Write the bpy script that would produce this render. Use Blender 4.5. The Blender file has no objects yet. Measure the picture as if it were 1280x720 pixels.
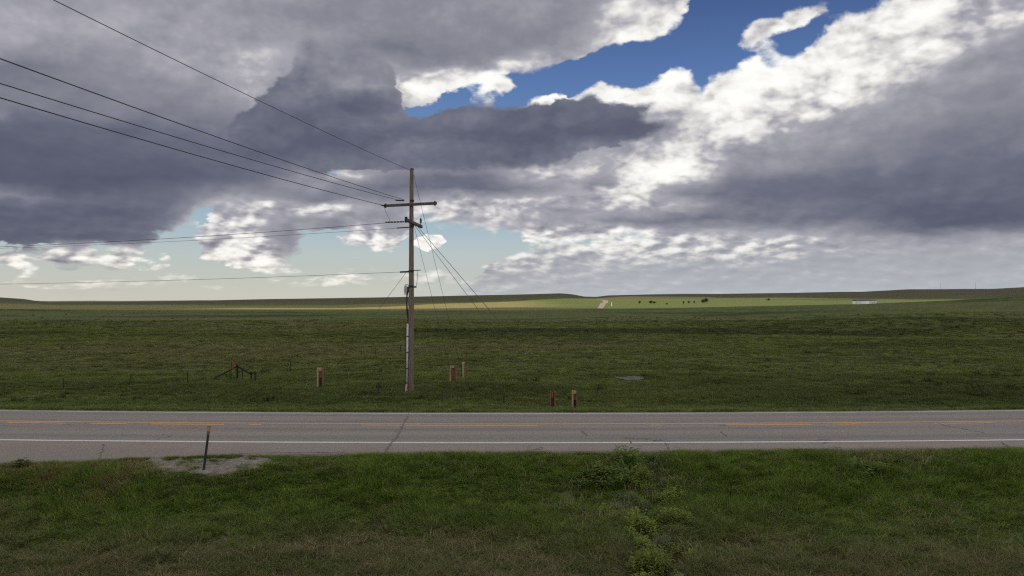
import bpy, math, random
import numpy as np
from mathutils import Vector

rad = math.radians
SC = bpy.context.scene
COL = SC.collection
F = 1005.0            # focal length in photo pixels (1280 wide)
YH = 373.5            # photo row of the true horizon
CAMZ = 5.1

# ------------------------------------------------------------------ camera
cam = bpy.data.cameras.new('camera')
cam.sensor_width = 36.0
cam.lens = 36.0 * F / 1280.0
cam.clip_start = 0.1
cam.clip_end = 30000.0
camo = bpy.data.objects.new('camera', cam)
camo.location = (0, 0, CAMZ)
camo.rotation_euler = (rad(90) + math.atan((YH - 360) / F), 0, 0)
COL.objects.link(camo)
SC.camera = camo

# ------------------------------------------------------------------ sun and view
SUN_DIR = Vector((-0.62, -0.50, 0.60)).normalized()        # towards the sun
sun = bpy.data.lights.new('sun', 'SUN')
sun.energy = 4.9
sun.angle = rad(0.53)
sun.color = (1.0, 0.93, 0.82)
suno = bpy.data.objects.new('sun', sun)
suno.rotation_euler = (-SUN_DIR).to_track_quat('-Z', 'Y').to_euler()
COL.objects.link(suno)
SC.cycles.max_bounces = 4
SC.cycles.diffuse_bounces = 2
SC.cycles.glossy_bounces = 1
SC.cycles.transmission_bounces = 2
SC.cycles.use_denoising = False
SC.cycles.filter_width = 1.25
SC.view_settings.view_transform = 'Standard'
SC.view_settings.look = 'None'
SC.view_settings.exposure = 0.0
SC.view_settings.gamma = 1.0
SC.view_settings.use_curve_mapping = False


def lin(r, g=None, b=None):
    if g is None:
        r, g, b = r
    def f(c):
        c = c / 255.0
        return c / 12.92 if c <= 0.04045 else ((c + 0.055) / 1.055) ** 2.4
    return (f(r), f(g), f(b))


class NT:
    """small node-tree writer"""
    def __init__(s, tree):
        s.t = tree
        s.n = tree.nodes
        s.l = tree.links

    def put(s, sock, v):
        if v is None:
            return
        if isinstance(v, bpy.types.NodeSocket):
            s.l.new(v, sock)
        else:
            if hasattr(sock.default_value, '__len__'):
                n = len(sock.default_value)
                if not hasattr(v, '__len__'):
                    v = (v,) * 3
                v = tuple(v)
                if len(v) < n:
                    v = v + (1.0,) * (n - len(v))
                sock.default_value = v[:n]
            else:
                sock.default_value = v

    def node(s, kind, ins=None, **props):
        n = s.n.new(kind)
        for k, v in props.items():
            setattr(n, k, v)
        if ins:
            for k, v in ins.items():
                s.put(n.inputs[k], v)
        return n

    def m(s, op, a, b=None, c=None, clamp=False):
        n = s.node('ShaderNodeMath', operation=op, use_clamp=clamp)
        for i, v in enumerate((a, b, c)):
            if v is not None:
                s.put(n.inputs[i], v)
        return n.outputs[0]

    def vm(s, op, a, b=None, c=None, scale=None):
        n = s.node('ShaderNodeVectorMath', operation=op)
        for i, v in enumerate((a, b, c)):
            if v is not None:
                s.put(n.inputs[i], v)
        if scale is not None:
            s.put(n.inputs['Scale'], scale)
        return n.outputs['Value'] if op in ('DOT_PRODUCT', 'LENGTH', 'DISTANCE') else n.outputs[0]

    def mix(s, f, a, b, blend='MIX'):
        n = s.node('ShaderNodeMix', data_type='RGBA', blend_type=blend)
        s.put(n.inputs[0], f)
        s.put(n.inputs[6], a)
        s.put(n.inputs[7], b)
        return n.outputs[2]

    def mixf(s, f, a, b):
        n = s.node('ShaderNodeMix', data_type='FLOAT')
        s.put(n.inputs[0], f)
        s.put(n.inputs[2], a)
        s.put(n.inputs[3], b)
        return n.outputs[0]

    def sm(s, v, a, b, o0=0.0, o1=1.0):
        n = s.node('ShaderNodeMapRange', interpolation_type='SMOOTHSTEP')
        for i, x in enumerate((v, a, b, o0, o1)):
            s.put(n.inputs[i], x)
        return n.outputs[0]

    def lr(s, v, a, b, o0=0.0, o1=1.0):
        n = s.node('ShaderNodeMapRange', interpolation_type='LINEAR')
        for i, x in enumerate((v, a, b, o0, o1)):
            s.put(n.inputs[i], x)
        return n.outputs[0]

    def ramp(s, f, stops, interp='LINEAR'):
        n = s.n.new('ShaderNodeValToRGB')
        cr = n.color_ramp
        cr.interpolation = interp
        while len(cr.elements) > 1:
            cr.elements.remove(cr.elements[0])
        e = cr.elements[0]
        for i, (p, c) in enumerate(stops):
            if i:
                e = cr.elements.new(p)
            else:
                e.position = p
            c = tuple(c) if hasattr(c, '__len__') else (c, c, c)
            e.color = c if len(c) == 4 else c + (1.0,)
        s.put(n.inputs[0], f)
        return n

    def noise(s, vec, scale, detail=4, rough=0.5, dist=0.0, dim='3D', lac=2.0, color=False):
        n = s.node('ShaderNodeTexNoise', noise_dimensions=dim)
        s.put(n.inputs['Vector'], vec)
        for k, v in (('Scale', scale), ('Detail', detail), ('Roughness', rough), ('Distortion', dist), ('Lacunarity', lac)):
            s.put(n.inputs[k], v)
        return n.outputs[1 if color else 0]

    def xyz(s, x, y, z):
        n = s.n.new('ShaderNodeCombineXYZ')
        for i, v in enumerate((x, y, z)):
            s.put(n.inputs[i], v)
        return n.outputs[0]

    def sep(s, v):
        n = s.n.new('ShaderNodeSeparateXYZ')
        s.put(n.inputs[0], v)
        return n.outputs[0], n.outputs[1], n.outputs[2]


# ------------------------------------------------------------------ sky layout (directions -> cloud cover and tone)
AZ0, AZ1, NA = -0.62, 0.62, 94
EL0, EL1, NE = -0.012, 0.378, 30


def sky_layout():
    az = np.linspace(AZ0, AZ1, NA)[None, :].repeat(NE, 0)
    el = np.linspace(EL0, EL1, NE)[:, None].repeat(NA, 1)
    X = 640 + F * np.tan(az)
    Y = YH - F * np.tan(el) / np.cos(az)

    def poly(pts, feather):
        n = len(pts)
        d = np.full(X.shape, 1e9)
        inside = np.zeros(X.shape, bool)
        for i in range(n):
            x0, y0 = pts[i]
            x1, y1 = pts[(i + 1) % n]
            ex, ey = x1 - x0, y1 - y0
            t = np.clip(((X - x0) * ex + (Y - y0) * ey) / (ex * ex + ey * ey + 1e-9), 0, 1)
            d = np.minimum(d, np.hypot(X - x0 - t * ex, Y - y0 - t * ey))
            cond = ((y0 > Y) != (y1 > Y))
            xi = x0 + (Y - y0) * ex / (ey if ey else 1e-9)
            inside ^= cond & (X < xi)
        sd = np.where(inside, d, -d)
        return np.clip(0.5 + sd / feather, 0, 1)

    def ell(cx, cy, rx, ry, ang=0, soft=1.0):
        a = rad(ang)
        dx, dy = X - cx, Y - cy
        u = (dx * math.cos(a) - dy * math.sin(a)) / rx
        v = (dx * math.sin(a) + dy * math.cos(a)) / ry
        return np.exp(-(u * u + v * v) * soft)

    c1 = np.zeros(X.shape); s1 = np.full(X.shape, 0.6)
    c2 = np.zeros(X.shape); s2 = np.full(X.shape, 0.3)
    deck = poly([(-200, -200), (895, -200), (872, 5), (830, 40), (765, 55), (700, 76), (640, 92), (560, 115), (505, 127),
                 (500, 215), (420, 215), (360, 250), (290, 256), (250, 262), (232, 278), (205, 289), (175, 303), (-200, 308)], 26)
    right = poly([(360, 250), (440, 205), (505, 150), (560, 140), (640, 138), (685, 120), (715, 125), (755, 104), (790, 108),
                  (815, 95), (845, 77), (868, 82), (872, 106), (880, 112), (888, 95), (905, 88), (960, 88), (1010, 62),
                  (1045, 25), (1100, 12), (1135, -10), (1160, -200), (1600, -200), (1600, 287), (1130, 291), (1000, 294),
                  (940, 288), (860, 300), (820, 298), (780, 293), (760, 306), (700, 304), (655, 298), (655, 287),
                  (600, 285), (545, 278), (530, 268), (505, 301), (470, 307), (428, 302), (440, 289), (372, 288),
                  (366, 318), (340, 336), (300, 334), (243, 322), (250, 295), (270, 266), (290, 250)], 26)
    c1 = np.maximum(deck, right)
    s1 = np.where(deck > right, 0.47, 0.6)
    s1 = np.where((Y > 145) & (X < 420), 0.22, s1)
    low = poly([(598, 334), (640, 320), (680, 310), (730, 303), (780, 301), (800, 303), (850, 292), (900, 285), (930, 285),
                (960, 285), (1000, 285), (1060, 285), (1120, 285), (1600, 280), (1600, 380), (560, 380), (585, 350)], 20)
    c1 = np.maximum(c1, 0.95 * low)
    s1 = np.where((low > 0.5) & (right < 0.5), 0.66, s1)
    small = [(15, 322, 24, 6, 0, 1.05), (95, 325, 40, 8, 4, 1.05), (46, 334, 20, 5, 8, 1.0), (154, 321, 28, 10, 8, 1.15), (200, 322, 13, 7, 0, 1.05),
             (474, 296, 40, 13, 0, 1.2), (543, 304, 22, 8, 10, 1.15), (440, 346, 60, 7, 0, .62), (545, 345, 40, 10, 0, .72), (90, 310, 30, 5, 0, .8),
             (958, 40, 26, 13, 25, 1.2), (998, 22, 34, 10, 24, 1.1), (958, 76, 32, 8, 22, .85), (1000, 66, 16, 5, 20, .6), (625, 107, 24, 9, 10, 1.0), (590, 116, 26, 6, 6, .9), (600, 128, 20, 6, 0, .8),
             (525, 160, 26, 6, 0, .9), (100, 358, 120, 8, 0, .62), (260, 352, 80, 7, 0, .55), (420, 352, 110, 9, 0, .6), (210, 338, 40, 5, 0, .6)]
    for cx, cy, rx, ry, a, k in small:
        e = ell(cx, cy, rx, ry, a, 0.7) * k
        s1 = np.where((e > c1) & (e > .1), 0.9, s1)
        c1 = np.maximum(c1, e)
    # tone of the back layer: x, y, rx, ry, angle, tone
    tones = [(30, 30, 90, 40, 0, .66), (150, 10, 120, 30, 0, .62), (110, 80, 60, 30, -10, .46), (240, 50, 140, 60, 0, .63), (330, 70, 60, 60, 0, .66), (25, 90, 60, 16, -10, .33),
             (170, 125, 150, 26, -10, .44), (40, 125, 60, 16, 0, .42), (230, 110, 50, 12, 0, .5), (60, 185, 130, 26, 0, .16),
             (230, 190, 150, 22, 0, .22), (130, 222, 220, 20, 0, .08), (20, 245, 45, 8, 0, .5), (60, 290, 120, 14, 0, .16),
             (190, 268, 80, 20, 0, .12), (150, 245, 90, 8, 0, .3), (290, 245, 60, 12, 0, .2), (340, 40, 60, 60, 0, .64), (400, 38, 26, 18, 0, .7),
             (325, 105, 26, 40, 0, .68), (480, 20, 160, 30, 0, .5), (560, 50, 130, 18, 8, .42), (660, 45, 100, 20, 10, .46), (600, 15, 200, 20, 0, .5), (720, 25, 70, 25, 10, .5),
             (545, 106, 60, 15, 4, .97), (620, 90, 60, 9, 12, .9), (700, 66, 70, 9, 12, .72), (800, 40, 40, 20, 25, .95), (850, 12, 36, 18, 30, .95), (775, 10, 34, 22, 10, .75),
             (690, 122, 40, 10, 0, 1.0), (760, 128, 60, 20, 10, 1.0), (840, 105, 42, 34, 0, 1.0), (900, 130, 50, 22, 0, .86), (990, 110, 90, 28, 18, 1.02),
             (1080, 60, 90, 40, 30, 1.0), (1110, 52, 55, 15, 12, .76), (1150, 15, 50, 14, 20, .95), (1200, 35, 55, 16, 25, .93), (1170, 45, 22, 10, 0, .95),
             (1235, 5, 60, 10, 20, .75), (1280, 12, 30, 12, 25, .95), (1290, 60, 40, 30, 30, .55), (1220, 90, 60, 26, 30, .58), (1130, 108, 80, 22, 30, .72), (1060, 140, 70, 16, 20, .6),
             (1000, 118, 90, 26, 20, 1.1), (930, 105, 50, 18, 5, 1.08), (1230, 150, 90, 40, 20, .44), (1100, 165, 80, 20, 20, .56), (1000, 170, 70, 16, 20, .58), (935, 162, 14, 22, -30, 1.0),
             (960, 135, 70, 12, 10, .8), (1280, 220, 160, 40, 0, .22), (1150, 240, 200, 30, 0, .24), (1180, 270, 180, 18, 0, .14), (1000, 262, 90, 20, 0, .28),
             (930, 235, 60, 26, 0, .34), (890, 195, 46, 22, 0, .66), (960, 200, 60, 16, 0, .52), (1110, 205, 26, 18, 45, .42),
             (860, 160, 50, 20, 0, .8), (820, 200, 56, 22, 20, .93), (780, 235, 44, 28, 30, .97), (865, 215, 24, 14, 0, .92), (740, 215, 34, 16, 0, .6),
             (670, 218, 40, 10, 0, .9), (735, 212, 12, 5, 0, .95), (640, 236, 34, 6, 0, .45), (700, 255, 60, 16, 0, .66), (600, 258, 70, 18, 0, .76), (660, 276, 50, 8, 0, .66),
             (860, 276, 110, 8, 0, .36), (830, 262, 60, 5, 0, .7), (440, 228, 80, 14, 0, .5), (435, 216, 24, 8, 0, .86), (560, 230, 90, 12, 0, .26), (440, 245, 60, 7, 0, .4),
             (375, 222, 30, 10, 20, .5), (340, 248, 60, 8, 0, .3), (330, 262, 50, 8, 0, .6), (410, 264, 60, 8, 0, .9), (500, 268, 60, 8, 0, .5), (390, 280, 60, 6, 0, .45),
             (305, 300, 75, 50, 0, .86), (345, 283, 30, 12, 0, .62), (330, 322, 30, 12, 20, .9), (360, 300, 22, 22, 0, .5), (540, 262, 30, 8, 0, .9),
             (700, 292, 60, 9, 0, .78), (790, 290, 30, 6, 0, .95), (900, 285, 120, 4, 0, .66), (1050, 290, 90, 5, 0, .5),
             (760, 312, 150, 9, 0, .88), (660, 325, 70, 8, 10, .8), (900, 318, 60, 9, 0, .86), (980, 308, 40, 9, 0, .86), (1060, 310, 50, 14, 0, .68), (1000, 325, 90, 6, 0, .6),
             (780, 345, 160, 8, 0, .66), (960, 345, 160, 10, 0, .64), (700, 360, 200, 8, 0, .64), (1130, 318, 40, 10, 0, .62), (1200, 325, 60, 14, 0, .56), (1240, 305, 50, 9, 0, .62), (1100, 350, 200, 10, 0, .63),
             (1200, 362, 200, 8, 0, .6)]
    for cx, cy, rx, ry, a, t in tones:
        w = np.clip(ell(cx, cy, rx, ry, a, 0.9) * 1.35, 0, 1)
        s1 = s1 * (1 - w) + t * w
    front = poly([(320, 125), (345, 95), (360, 90), (366, 66), (385, 52), (405, 54), (412, 66), (440, 62), (470, 66), (494, 84),
                  (502, 96), (494, 105), (499, 122), (512, 142), (535, 136), (565, 130), (600, 135), (650, 130), (700, 128),
                  (745, 121), (757, 132), (812, 128), (816, 140), (803, 150), (835, 152), (845, 161), (825, 172), (790, 178),
                  (720, 190), (680, 205), (600, 213), (480, 208), (400, 214), (320, 205), (270, 180), (290, 140)], 24)
    c2 = front
    s2 = np.full(X.shape, 0.27)
    for cx, cy, rx, ry, a, t in [(375, 72, 40, 26, 0, .44), (450, 72, 60, 24, 0, .49), (440, 95, 40, 12, 0, .36), (495, 85, 22, 40, 0, .4), (452, 106, 40, 9, 0, .52), (452, 130, 44, 7, 0, .16), (505, 130, 16, 20, 0, .36),
                                 (370, 120, 40, 30, 0, .32), (300, 170, 60, 30, 0, .3), (440, 170, 80, 20, 0, .2), (350, 190, 80, 16, 0, .18), (540, 185, 60, 12, 0, .4),
                                 (560, 145, 50, 12, 0, .34), (660, 148, 90, 14, 0, .24), (780, 145, 40, 12, 0, .22), (680, 172, 80, 12, 0, .1),
                                 (800, 164, 30, 8, 0, .2), (600, 200, 70, 8, 0, .2), (740, 184, 40, 5, 0, .45)]:
        w = np.clip(ell(cx, cy, rx, ry, a, 0.9) * 1.35, 0, 1)
        s2 = s2 * (1 - w) + t * w
    return np.stack([c1, s1, c2, s2], -1)


def build_world():
    w = bpy.data.worlds.new('World')
    SC.world = w
    w.use_nodes = True
    w.node_tree.nodes.clear()
    T = NT(w.node_tree)
    tc = T.n.new('ShaderNodeTexCoord')
    dx, dy, dz = T.sep(T.vm('NORMALIZE', tc.outputs['Generated']))
    az = T.m('ARCTAN2', dx, dy)
    el = T.m('ARCSINE', dz)
    # near the horizon clouds are seen edge on: flatten the noise there
    elf = T.m('POWER', T.m('MAXIMUM', el, 0.0), 0.8)
    # noise space on the sphere itself, so nothing tears behind the camera
    sx, cx_ = T.m('SINE', az), T.m('COSINE', az)
    vert = T.m('MULTIPLY', elf, 1.55)
    ppos = T.xyz(sx, cx_, vert)
    wn = T.noise(ppos, 9.0, 5, 0.55, color=True)
    wv = T.vm('SUBTRACT', wn, (0.5, 0.5, 0.5))
    pw = T.vm('MULTIPLY_ADD', wv, (0.055, 0.055, 0.055), ppos)
    wx, wy, wz = T.sep(wv)
    wn2 = T.noise(ppos, 42.0, 3, 0.6, color=True)
    w2x, w2y, w2z = T.sep(T.vm('SUBTRACT', wn2, (0.5, 0.5, 0.5)))

    pw2 = T.vm('MULTIPLY_ADD', wv, (0.020, 0.020, 0.020), ppos)

    def puff(off):
        p = T.vm('ADD', pw2, off)
        v = T.node('ShaderNodeTexVoronoi', {'Vector': p, 'Scale': 17.0, 'Detail': 2.0, 'Roughness': 0.6, 'Lacunarity': 2.3, 'Randomness': 1.0},
                   feature='F1', distance='EUCLIDEAN', normalize=True)
        v = T.m('SUBTRACT', 1.0, T.m('MULTIPLY', T.m('MULTIPLY', v.outputs[0], v.outputs[0]), 1.6))
        n = T.noise(p, 11.0, 5, 0.52)
        return T.m('ADD', T.m('MULTIPLY', v, 0.62), T.m('MULTIPLY', n, 0.45))
    L = T.xyz(T.m('MULTIPLY', cx_, -0.013), T.m('MULTIPLY', sx, 0.013), 0.026)
    P0 = puff((0, 0, 0))
    P1 = puff(L)
    def puff2(off):
        p = T.vm('ADD', T.vm('MULTIPLY_ADD', wv, (0.02, 0.02, 0.02), ppos), off)
        v = T.node('ShaderNodeTexVoronoi', {'Vector': T.vm('MULTIPLY', p, (1, 1, 1.25)), 'Scale': 46.0, 'Detail': 1.0, 'Roughness': 0.45, 'Lacunarity': 2.2, 'Randomness': 1.0},
                   feature='F1', distance='EUCLIDEAN', normalize=True)
        n = T.noise(p, 34.0, 3, 0.5)
        return T.m('ADD', T.m('MULTIPLY', T.m('SUBTRACT', 1.0, v.outputs[0]), 0.6), T.m('MULTIPLY', n, 0.75))
    Q0 = puff2((0, 0, 0))
    Q1 = puff2(T.vm('SCALE', L, scale=0.45))
    lowm = T.sm(el, 0.055, 0.17, 1.0, 0.25)
    relief = T.m('ADD', T.m('MULTIPLY', T.m('SUBTRACT', P0, P1), T.lr(lowm, 0, 1, 1.0, 0.5)), T.m('MULTIPLY', T.m('SUBTRACT', Q0, Q1), T.m('MULTIPLY', lowm, 0.6)))
    shape = T.m('ADD', T.m('MULTIPLY', T.m('SUBTRACT', P0, 0.78), T.lr(lowm, 0, 1, 1.0, 0.5)), T.m('MULTIPLY', T.m('SUBTRACT', Q0, 0.78), T.lr(lowm, 0, 1, 0.12, 0.75)))
    soft = T.noise(ppos, 7.0, 3, 0.5)
    fine = T.noise(ppos, 60.0, 4, 0.6)
    streak = T.noise(T.vm('MULTIPLY', pw, (1.0, 1.0, 3.2)), 6.0, 4, 0.5)

    # layout lookup, warped by the noise
    la = T.m('ADD', az, T.m('ADD', T.m('MULTIPLY', wx, 0.046), T.m('MULTIPLY', w2x, 0.010)))
    wamp = T.sm(el, 0.0, 0.16, 0.016, 0.040)
    le = T.m('ADD', el, T.m('ADD', T.m('MULTIPLY', wz, wamp), T.m('MULTIPLY', w2z, 0.007)))
    u = T.m('MULTIPLY', T.m('SUBTRACT', la, AZ0), 1 / (AZ1 - AZ0), clamp=True)
    t = T.m('MULTIPLY', T.m('SUBTRACT', T.m('MINIMUM', T.m('MAXIMUM', le, EL0), EL1), EL0), (NE - 1) / (EL1 - EL0))
    uL = T.m('MULTIPLY', u, 3.0, clamp=True)
    uM = T.m('SUBTRACT', T.m('MULTIPLY', u, 3.0), 1.0, clamp=True)
    uR = T.m('SUBTRACT', T.m('MULTIPLY', u, 3.0), 2.0, clamp=True)
    G = sky_layout()
    G = np.clip(G / 1.25, 0, 1)
    H = 32
    accC = (0.0, 0.0, 0.0)
    accA = 0.0
    isM = T.m('GREATER_THAN', u, 1 / 3)
    isR = T.m('GREATER_THAN', u, 2 / 3)
    us = np.linspace(0, 1, NA)

    def stops(row, a, b):
        xs = np.linspace(0, 1, H)
        v = [tuple(float(np.interp(a + (b - a) * x, us, row[:, k])) for k in range(4)) for x in xs]
        keep = [0]
        for i in range(1, H - 1):            # leave out stops that lie on a straight run
            p = keep[-1]
            ok = all(max(abs(v[p][k] + (v[i + 1][k] - v[p][k]) * (q - p) / (i + 1 - p) - v[q][k]) for k in range(4)) < 0.012
                     for q in range(p + 1, i + 1))
            if not ok:
                keep.append(i)
        keep.append(H - 1)
        return [(float(xs[i]), v[i]) for i in keep]
    for j in range(NE):
        g = bpy.data.node_groups.new('sky_row', 'ShaderNodeTree')
        for nm in ('uL', 'uM', 'uR', 'isM', 'isR', 't'):
            g.interface.new_socket(nm, in_out='INPUT', socket_type='NodeSocketFloat')
        g.interface.new_socket('accC', in_out='INPUT', socket_type='NodeSocketVector')
        g.interface.new_socket('accA', in_out='INPUT', socket_type='NodeSocketFloat')
        g.interface.new_socket('C', in_out='OUTPUT', socket_type='NodeSocketVector')
        g.interface.new_socket('A', in_out='OUTPUT', socket_type='NodeSocketFloat')
        R = NT(g)
        gi = g.nodes.new('NodeGroupInput').outputs
        t_ = R.m('MULTIPLY_ADD', gi['accA'], 1e-9, gi['t'])
        wj = R.m('SUBTRACT', 1.0, R.m('ABSOLUTE', R.m('SUBTRACT', t_, float(j))), clamp=True)
        # each row waits for the one before it, which keeps the shader's working memory small
        uL_, uM_, uR_ = [R.m('MULTIPLY_ADD', gi['accA'], 1e-9, gi[q]) for q in ('uL', 'uM', 'uR')]
        rl = R.ramp(uL_, stops(G[j], 0.0, 1 / 3))
        rm = R.ramp(uM_, stops(G[j], 1 / 3, 2 / 3))
        rr = R.ramp(uR_, stops(G[j], 2 / 3, 1.0))
        c = R.mix(gi['isR'], R.mix(gi['isM'], rl.outputs[0], rm.outputs[0]), rr.outputs[0])
        a = R.mixf(gi['isR'], R.mixf(gi['isM'], rl.outputs[1], rm.outputs[1]), rr.outputs[1])
        oC = R.vm('MULTIPLY_ADD', c, R.xyz(wj, wj, wj), gi['accC'])
        oA = R.m('MULTIPLY_ADD', a, wj, gi['accA'])
        go = g.nodes.new('NodeGroupOutput')
        R.put(go.inputs[0], oC)
        R.put(go.inputs[1], oA)
        gn = T.n.new('ShaderNodeGroup')
        gn.node_tree = g
        for k, v_ in (('uL', uL), ('uM', uM), ('uR', uR), ('isM', isM), ('isR', isR), ('t', t), ('accC', accC), ('accA', accA)):
            T.put(gn.inputs[k], v_)
        accC, accA = gn.outputs['C'], gn.outputs['A']
    cc1, ss1, cc2 = T.sep(T.vm('SCALE', accC, scale=1.25))
    ss2 = T.m('MULTIPLY', accA, 1.25)

    # outside the mapped part the same kind of broken cloud goes on
    inside = T.m('MULTIPLY', T.sm(T.m('ABSOLUTE', az), 0.60, 0.78, 1, 0), T.sm(el, 0.36, 0.46, 1, 0))
    big = T.noise(T.vm('MULTIPLY', ppos, (1, 1, 1.6)), 1.7, 3, 0.5)
    tone = T.noise(T.vm('ADD', ppos, (7.3, 1.1, 2.2)), 2.6, 4, 0.5)
    gc = T.lr(big, 0.33, 0.58, 0.3, 1.2)
    gs = T.lr(tone, 0.32, 0.68, 0.72, 1.02)
    cc1 = T.mixf(inside, gc, cc1)
    ss1 = T.mixf(inside, gs, ss1)
    cc2 = T.m('MULTIPLY', cc2, inside)

    # clear sky: physical sky, paled towards the horizon by haze
    sky = T.node('ShaderNodeTexSky', sky_type='NISHITA', sun_disc=False, sun_elevation=math.asin(SUN_DIR.z),
                 sun_rotation=math.atan2(SUN_DIR.x, SUN_DIR.y), air_density=1.0, dust_density=1.0, ozone_density=1.5, altitude=1500)
    nis = T.vm('SCALE', sky.outputs[0], scale=0.05)
    hz = T.ramp(T.m('MULTIPLY', el, 1 / 0.4, clamp=True),
                [(0.0, lin(203, 201, 191)), (0.03, lin(200, 202, 193)), (0.07, lin(196, 202, 198)), (0.14, lin(188, 200, 201)), (0.24, lin(164, 188, 202)), (0.42, lin(118, 154, 190)),
                 (0.65, lin(92, 124, 178)), (0.85, lin(72, 98, 150)), (1.0, lin(64, 88, 142))])
    clear = T.mix(0.08, hz.outputs[0], nis)

    def paint(base, cov, shade, relk, rim, edge, amp, blue):
        pc = T.m('MULTIPLY', shape, amp)
        D = T.m('ADD', T.m('ADD', cov, pc), T.m('MULTIPLY', T.m('SUBTRACT', fine, 0.5), 0.5))
        ew = T.lr(soft, 0.42, 0.62, edge * 0.7, edge * 3.6)
        al = T.sm(D, T.m('SUBTRACT', 0.5, ew), T.m('ADD', 0.5, ew))
        thin = T.sm(D, 0.45, 0.95, 1, 0)
        # bright parts are crisp and lumpy, dark bases are smooth
        rk = T.ramp(shade, [(0.0, relk * 0.20), (0.35, relk * 0.24), (0.62, relk * 0.26), (0.72, relk * 1.0), (0.9, relk * 1.1)]).outputs[0]
        st = T.m('MULTIPLY', T.m('SUBTRACT', streak, 0.5), T.lr(shade, 0.15, 0.6, 0.26, 0.10))
        sh = T.m('ADD', shade, T.m('MULTIPLY', relief, rk))
        sh = T.m('ADD', sh, T.m('MULTIPLY', T.m('SUBTRACT', fine, 0.5), T.lr(shade, 0.3, 0.9, 0.03, 0.20)))
        sh = T.m('ADD', sh, T.m('MULTIPLY', shape, T.sm(shade, 0.45, 0.85, 0.10, 0.6)))
        sh = T.m('ADD', T.m('ADD', sh, st), T.m('MULTIPLY', thin, rim))
        col = T.ramp(T.m('MULTIPLY', sh, 0.9, clamp=True),
                     [(0.0, lin(84, 87, 105)), (0.14, lin(94, 97, 115)), (0.27, lin(109, 112, 128)), (0.45, lin(139, 140, 151)), (0.62, lin(172, 171, 180)),
                      (0.76, lin(218, 216, 214)), (0.88, lin(246, 245, 241)), (1.0, lin(255, 255, 252))])
        return T.mix(al, base, col.outputs[0])
    r1 = paint(clear, cc1, ss1, 1.5, 0.10, 0.08, 1.15, 0)
    r2 = paint(r1, cc2, ss2, 3.0, 0.05, 0.09, 1.15, 0)
    warm = T.mix(T.sm(el, 0.01, 0.085, 0.35, 0.0), (1, 1, 1), lin(255, 247, 226))
    r3 = T.mix(1.0, r2, warm, 'MULTIPLY')
    veil = T.mix(T.sm(el, 0.0, 0.034, 0.55, 0.0), r3, T.ramp(T.lr(az, -0.6, 0.6), [(0, lin(202, 198, 190)), (0.4, lin(200, 205, 198)), (0.6, lin(190, 196, 198)), (1, lin(174, 180, 190))]).outputs[0])
    rainy = T.m('MULTIPLY', T.sm(el, 0.030, 0.085, 0.5, 0.0), T.sm(az, -0.25, 0.15))
    veil = T.mix(rainy, veil, lin(184, 190, 198))
    bg = T.node('ShaderNodeBackground', {'Color': veil, 'Strength': 1.0})
    out = T.n.new('ShaderNodeOutputWorld')
    T.l.new(bg.outputs[0], out.inputs[0])
    w.cycles.sampling_method = 'MANUAL'
    w.cycles.sample_map_resolution = 256


build_world()


# ------------------------------------------------------------------ helpers: numbers
_rs = np.random.RandomState(7)
_LAT = _rs.rand(256, 256)


def vnoise(x, y):
    xi, yi = np.floor(x).astype(int), np.floor(y).astype(int)
    fx, fy = x - xi, y - yi
    fx, fy = fx * fx * (3 - 2 * fx), fy * fy * (3 - 2 * fy)
    a = _LAT[xi & 255, yi & 255]; b = _LAT[(xi + 1) & 255, yi & 255]
    c = _LAT[xi & 255, (yi + 1) & 255]; d = _LAT[(xi + 1) & 255, (yi + 1) & 255]
    return (a + (b - a) * fx) * (1 - fy) + (c + (d - c) * fx) * fy - 0.5


def fbm(x, y, octs=4):
    s, a = 0, 1.0
    for i in range(octs):
        s = s + a * vnoise(x * 2 ** i + 17.3 * i, y * 2 ** i + 5.1 * i)
        a *= 0.5
    return s


def smst(x, a, b):
    t = np.clip((x - a) / (b - a), 0, 1)
    return t * t * (3 - 2 * t)


# ------------------------------------------------------------------ the lie of the land
def road_off(x):
    ax = np.abs(x)
    return np.where(ax < 40, 0.00176 * ax * ax, 0.00176 * 1600 + 0.1408 * (ax - 40))


def near_edge(x):       # near edge of the asphalt, measured like v
    return np.interp(x, [-60, -18, -15.5, -12, -9, -5, 0, 8, 18, 60], [24.6, 24.4, 24.75, 25.6, 26.15, 26.6, 26.9, 27.15, 27.3, 27.4])


FAR_EDGE = 36.15
PXC = np.array([-500, -200, 0, 30, 50, 60, 150, 250, 340, 430, 500, 560, 640, 700, 715, 730, 745, 760, 850, 900, 1000, 1080, 1135, 1200, 1240, 1280, 1480, 1800])
SC_ = (PXC - 640) / F
CREST = np.array([368, 369.5, 371.6, 373.6, 376.8, 377.4, 377.2, 375.6, 373.8, 372.5, 371.3, 370, 368.3, 366.8, 367.8, 370.7, 371.1, 369.3, 367.3, 367.3, 366, 364.5, 361.8, 361.3, 361.3, 359.3, 357, 354])
R650 = np.array([382, 384, 386, 386.3, 386.5, 386.6, 387.5, 388, 388, 388, 388, 388, 387.8, 387.5, 387.4, 387.2, 387, 387, 386.2, 385, 382.2, 380.3, 378.1, 375.3, 373.6, 371.5, 366, 360])
R900 = np.array([379, 381, 383, 383.3, 383.4, 383.4, 384, 384.5, 384.5, 384.5, 383.5, 382, 380.5, 379, 379.2, 379.5, 379.5, 379.6, 380, 380.2, 380.0, 380.4, 379.0, 376.4, 374.8, 373, 367.5, 362])
R1200 = np.array([377, 378, 378, 379, 380, 380.6, 381, 381, 380.7, 380.5, 379.4, 378, 375.7, 374, 374, 374, 374, 374, 374.3, 374.5, 375.5, 377.5, 377.6, 375.6, 374.2, 372.5, 366, 361])


def hrow(row, y):
    return CAMZ - (row - YH) * y / F


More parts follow.
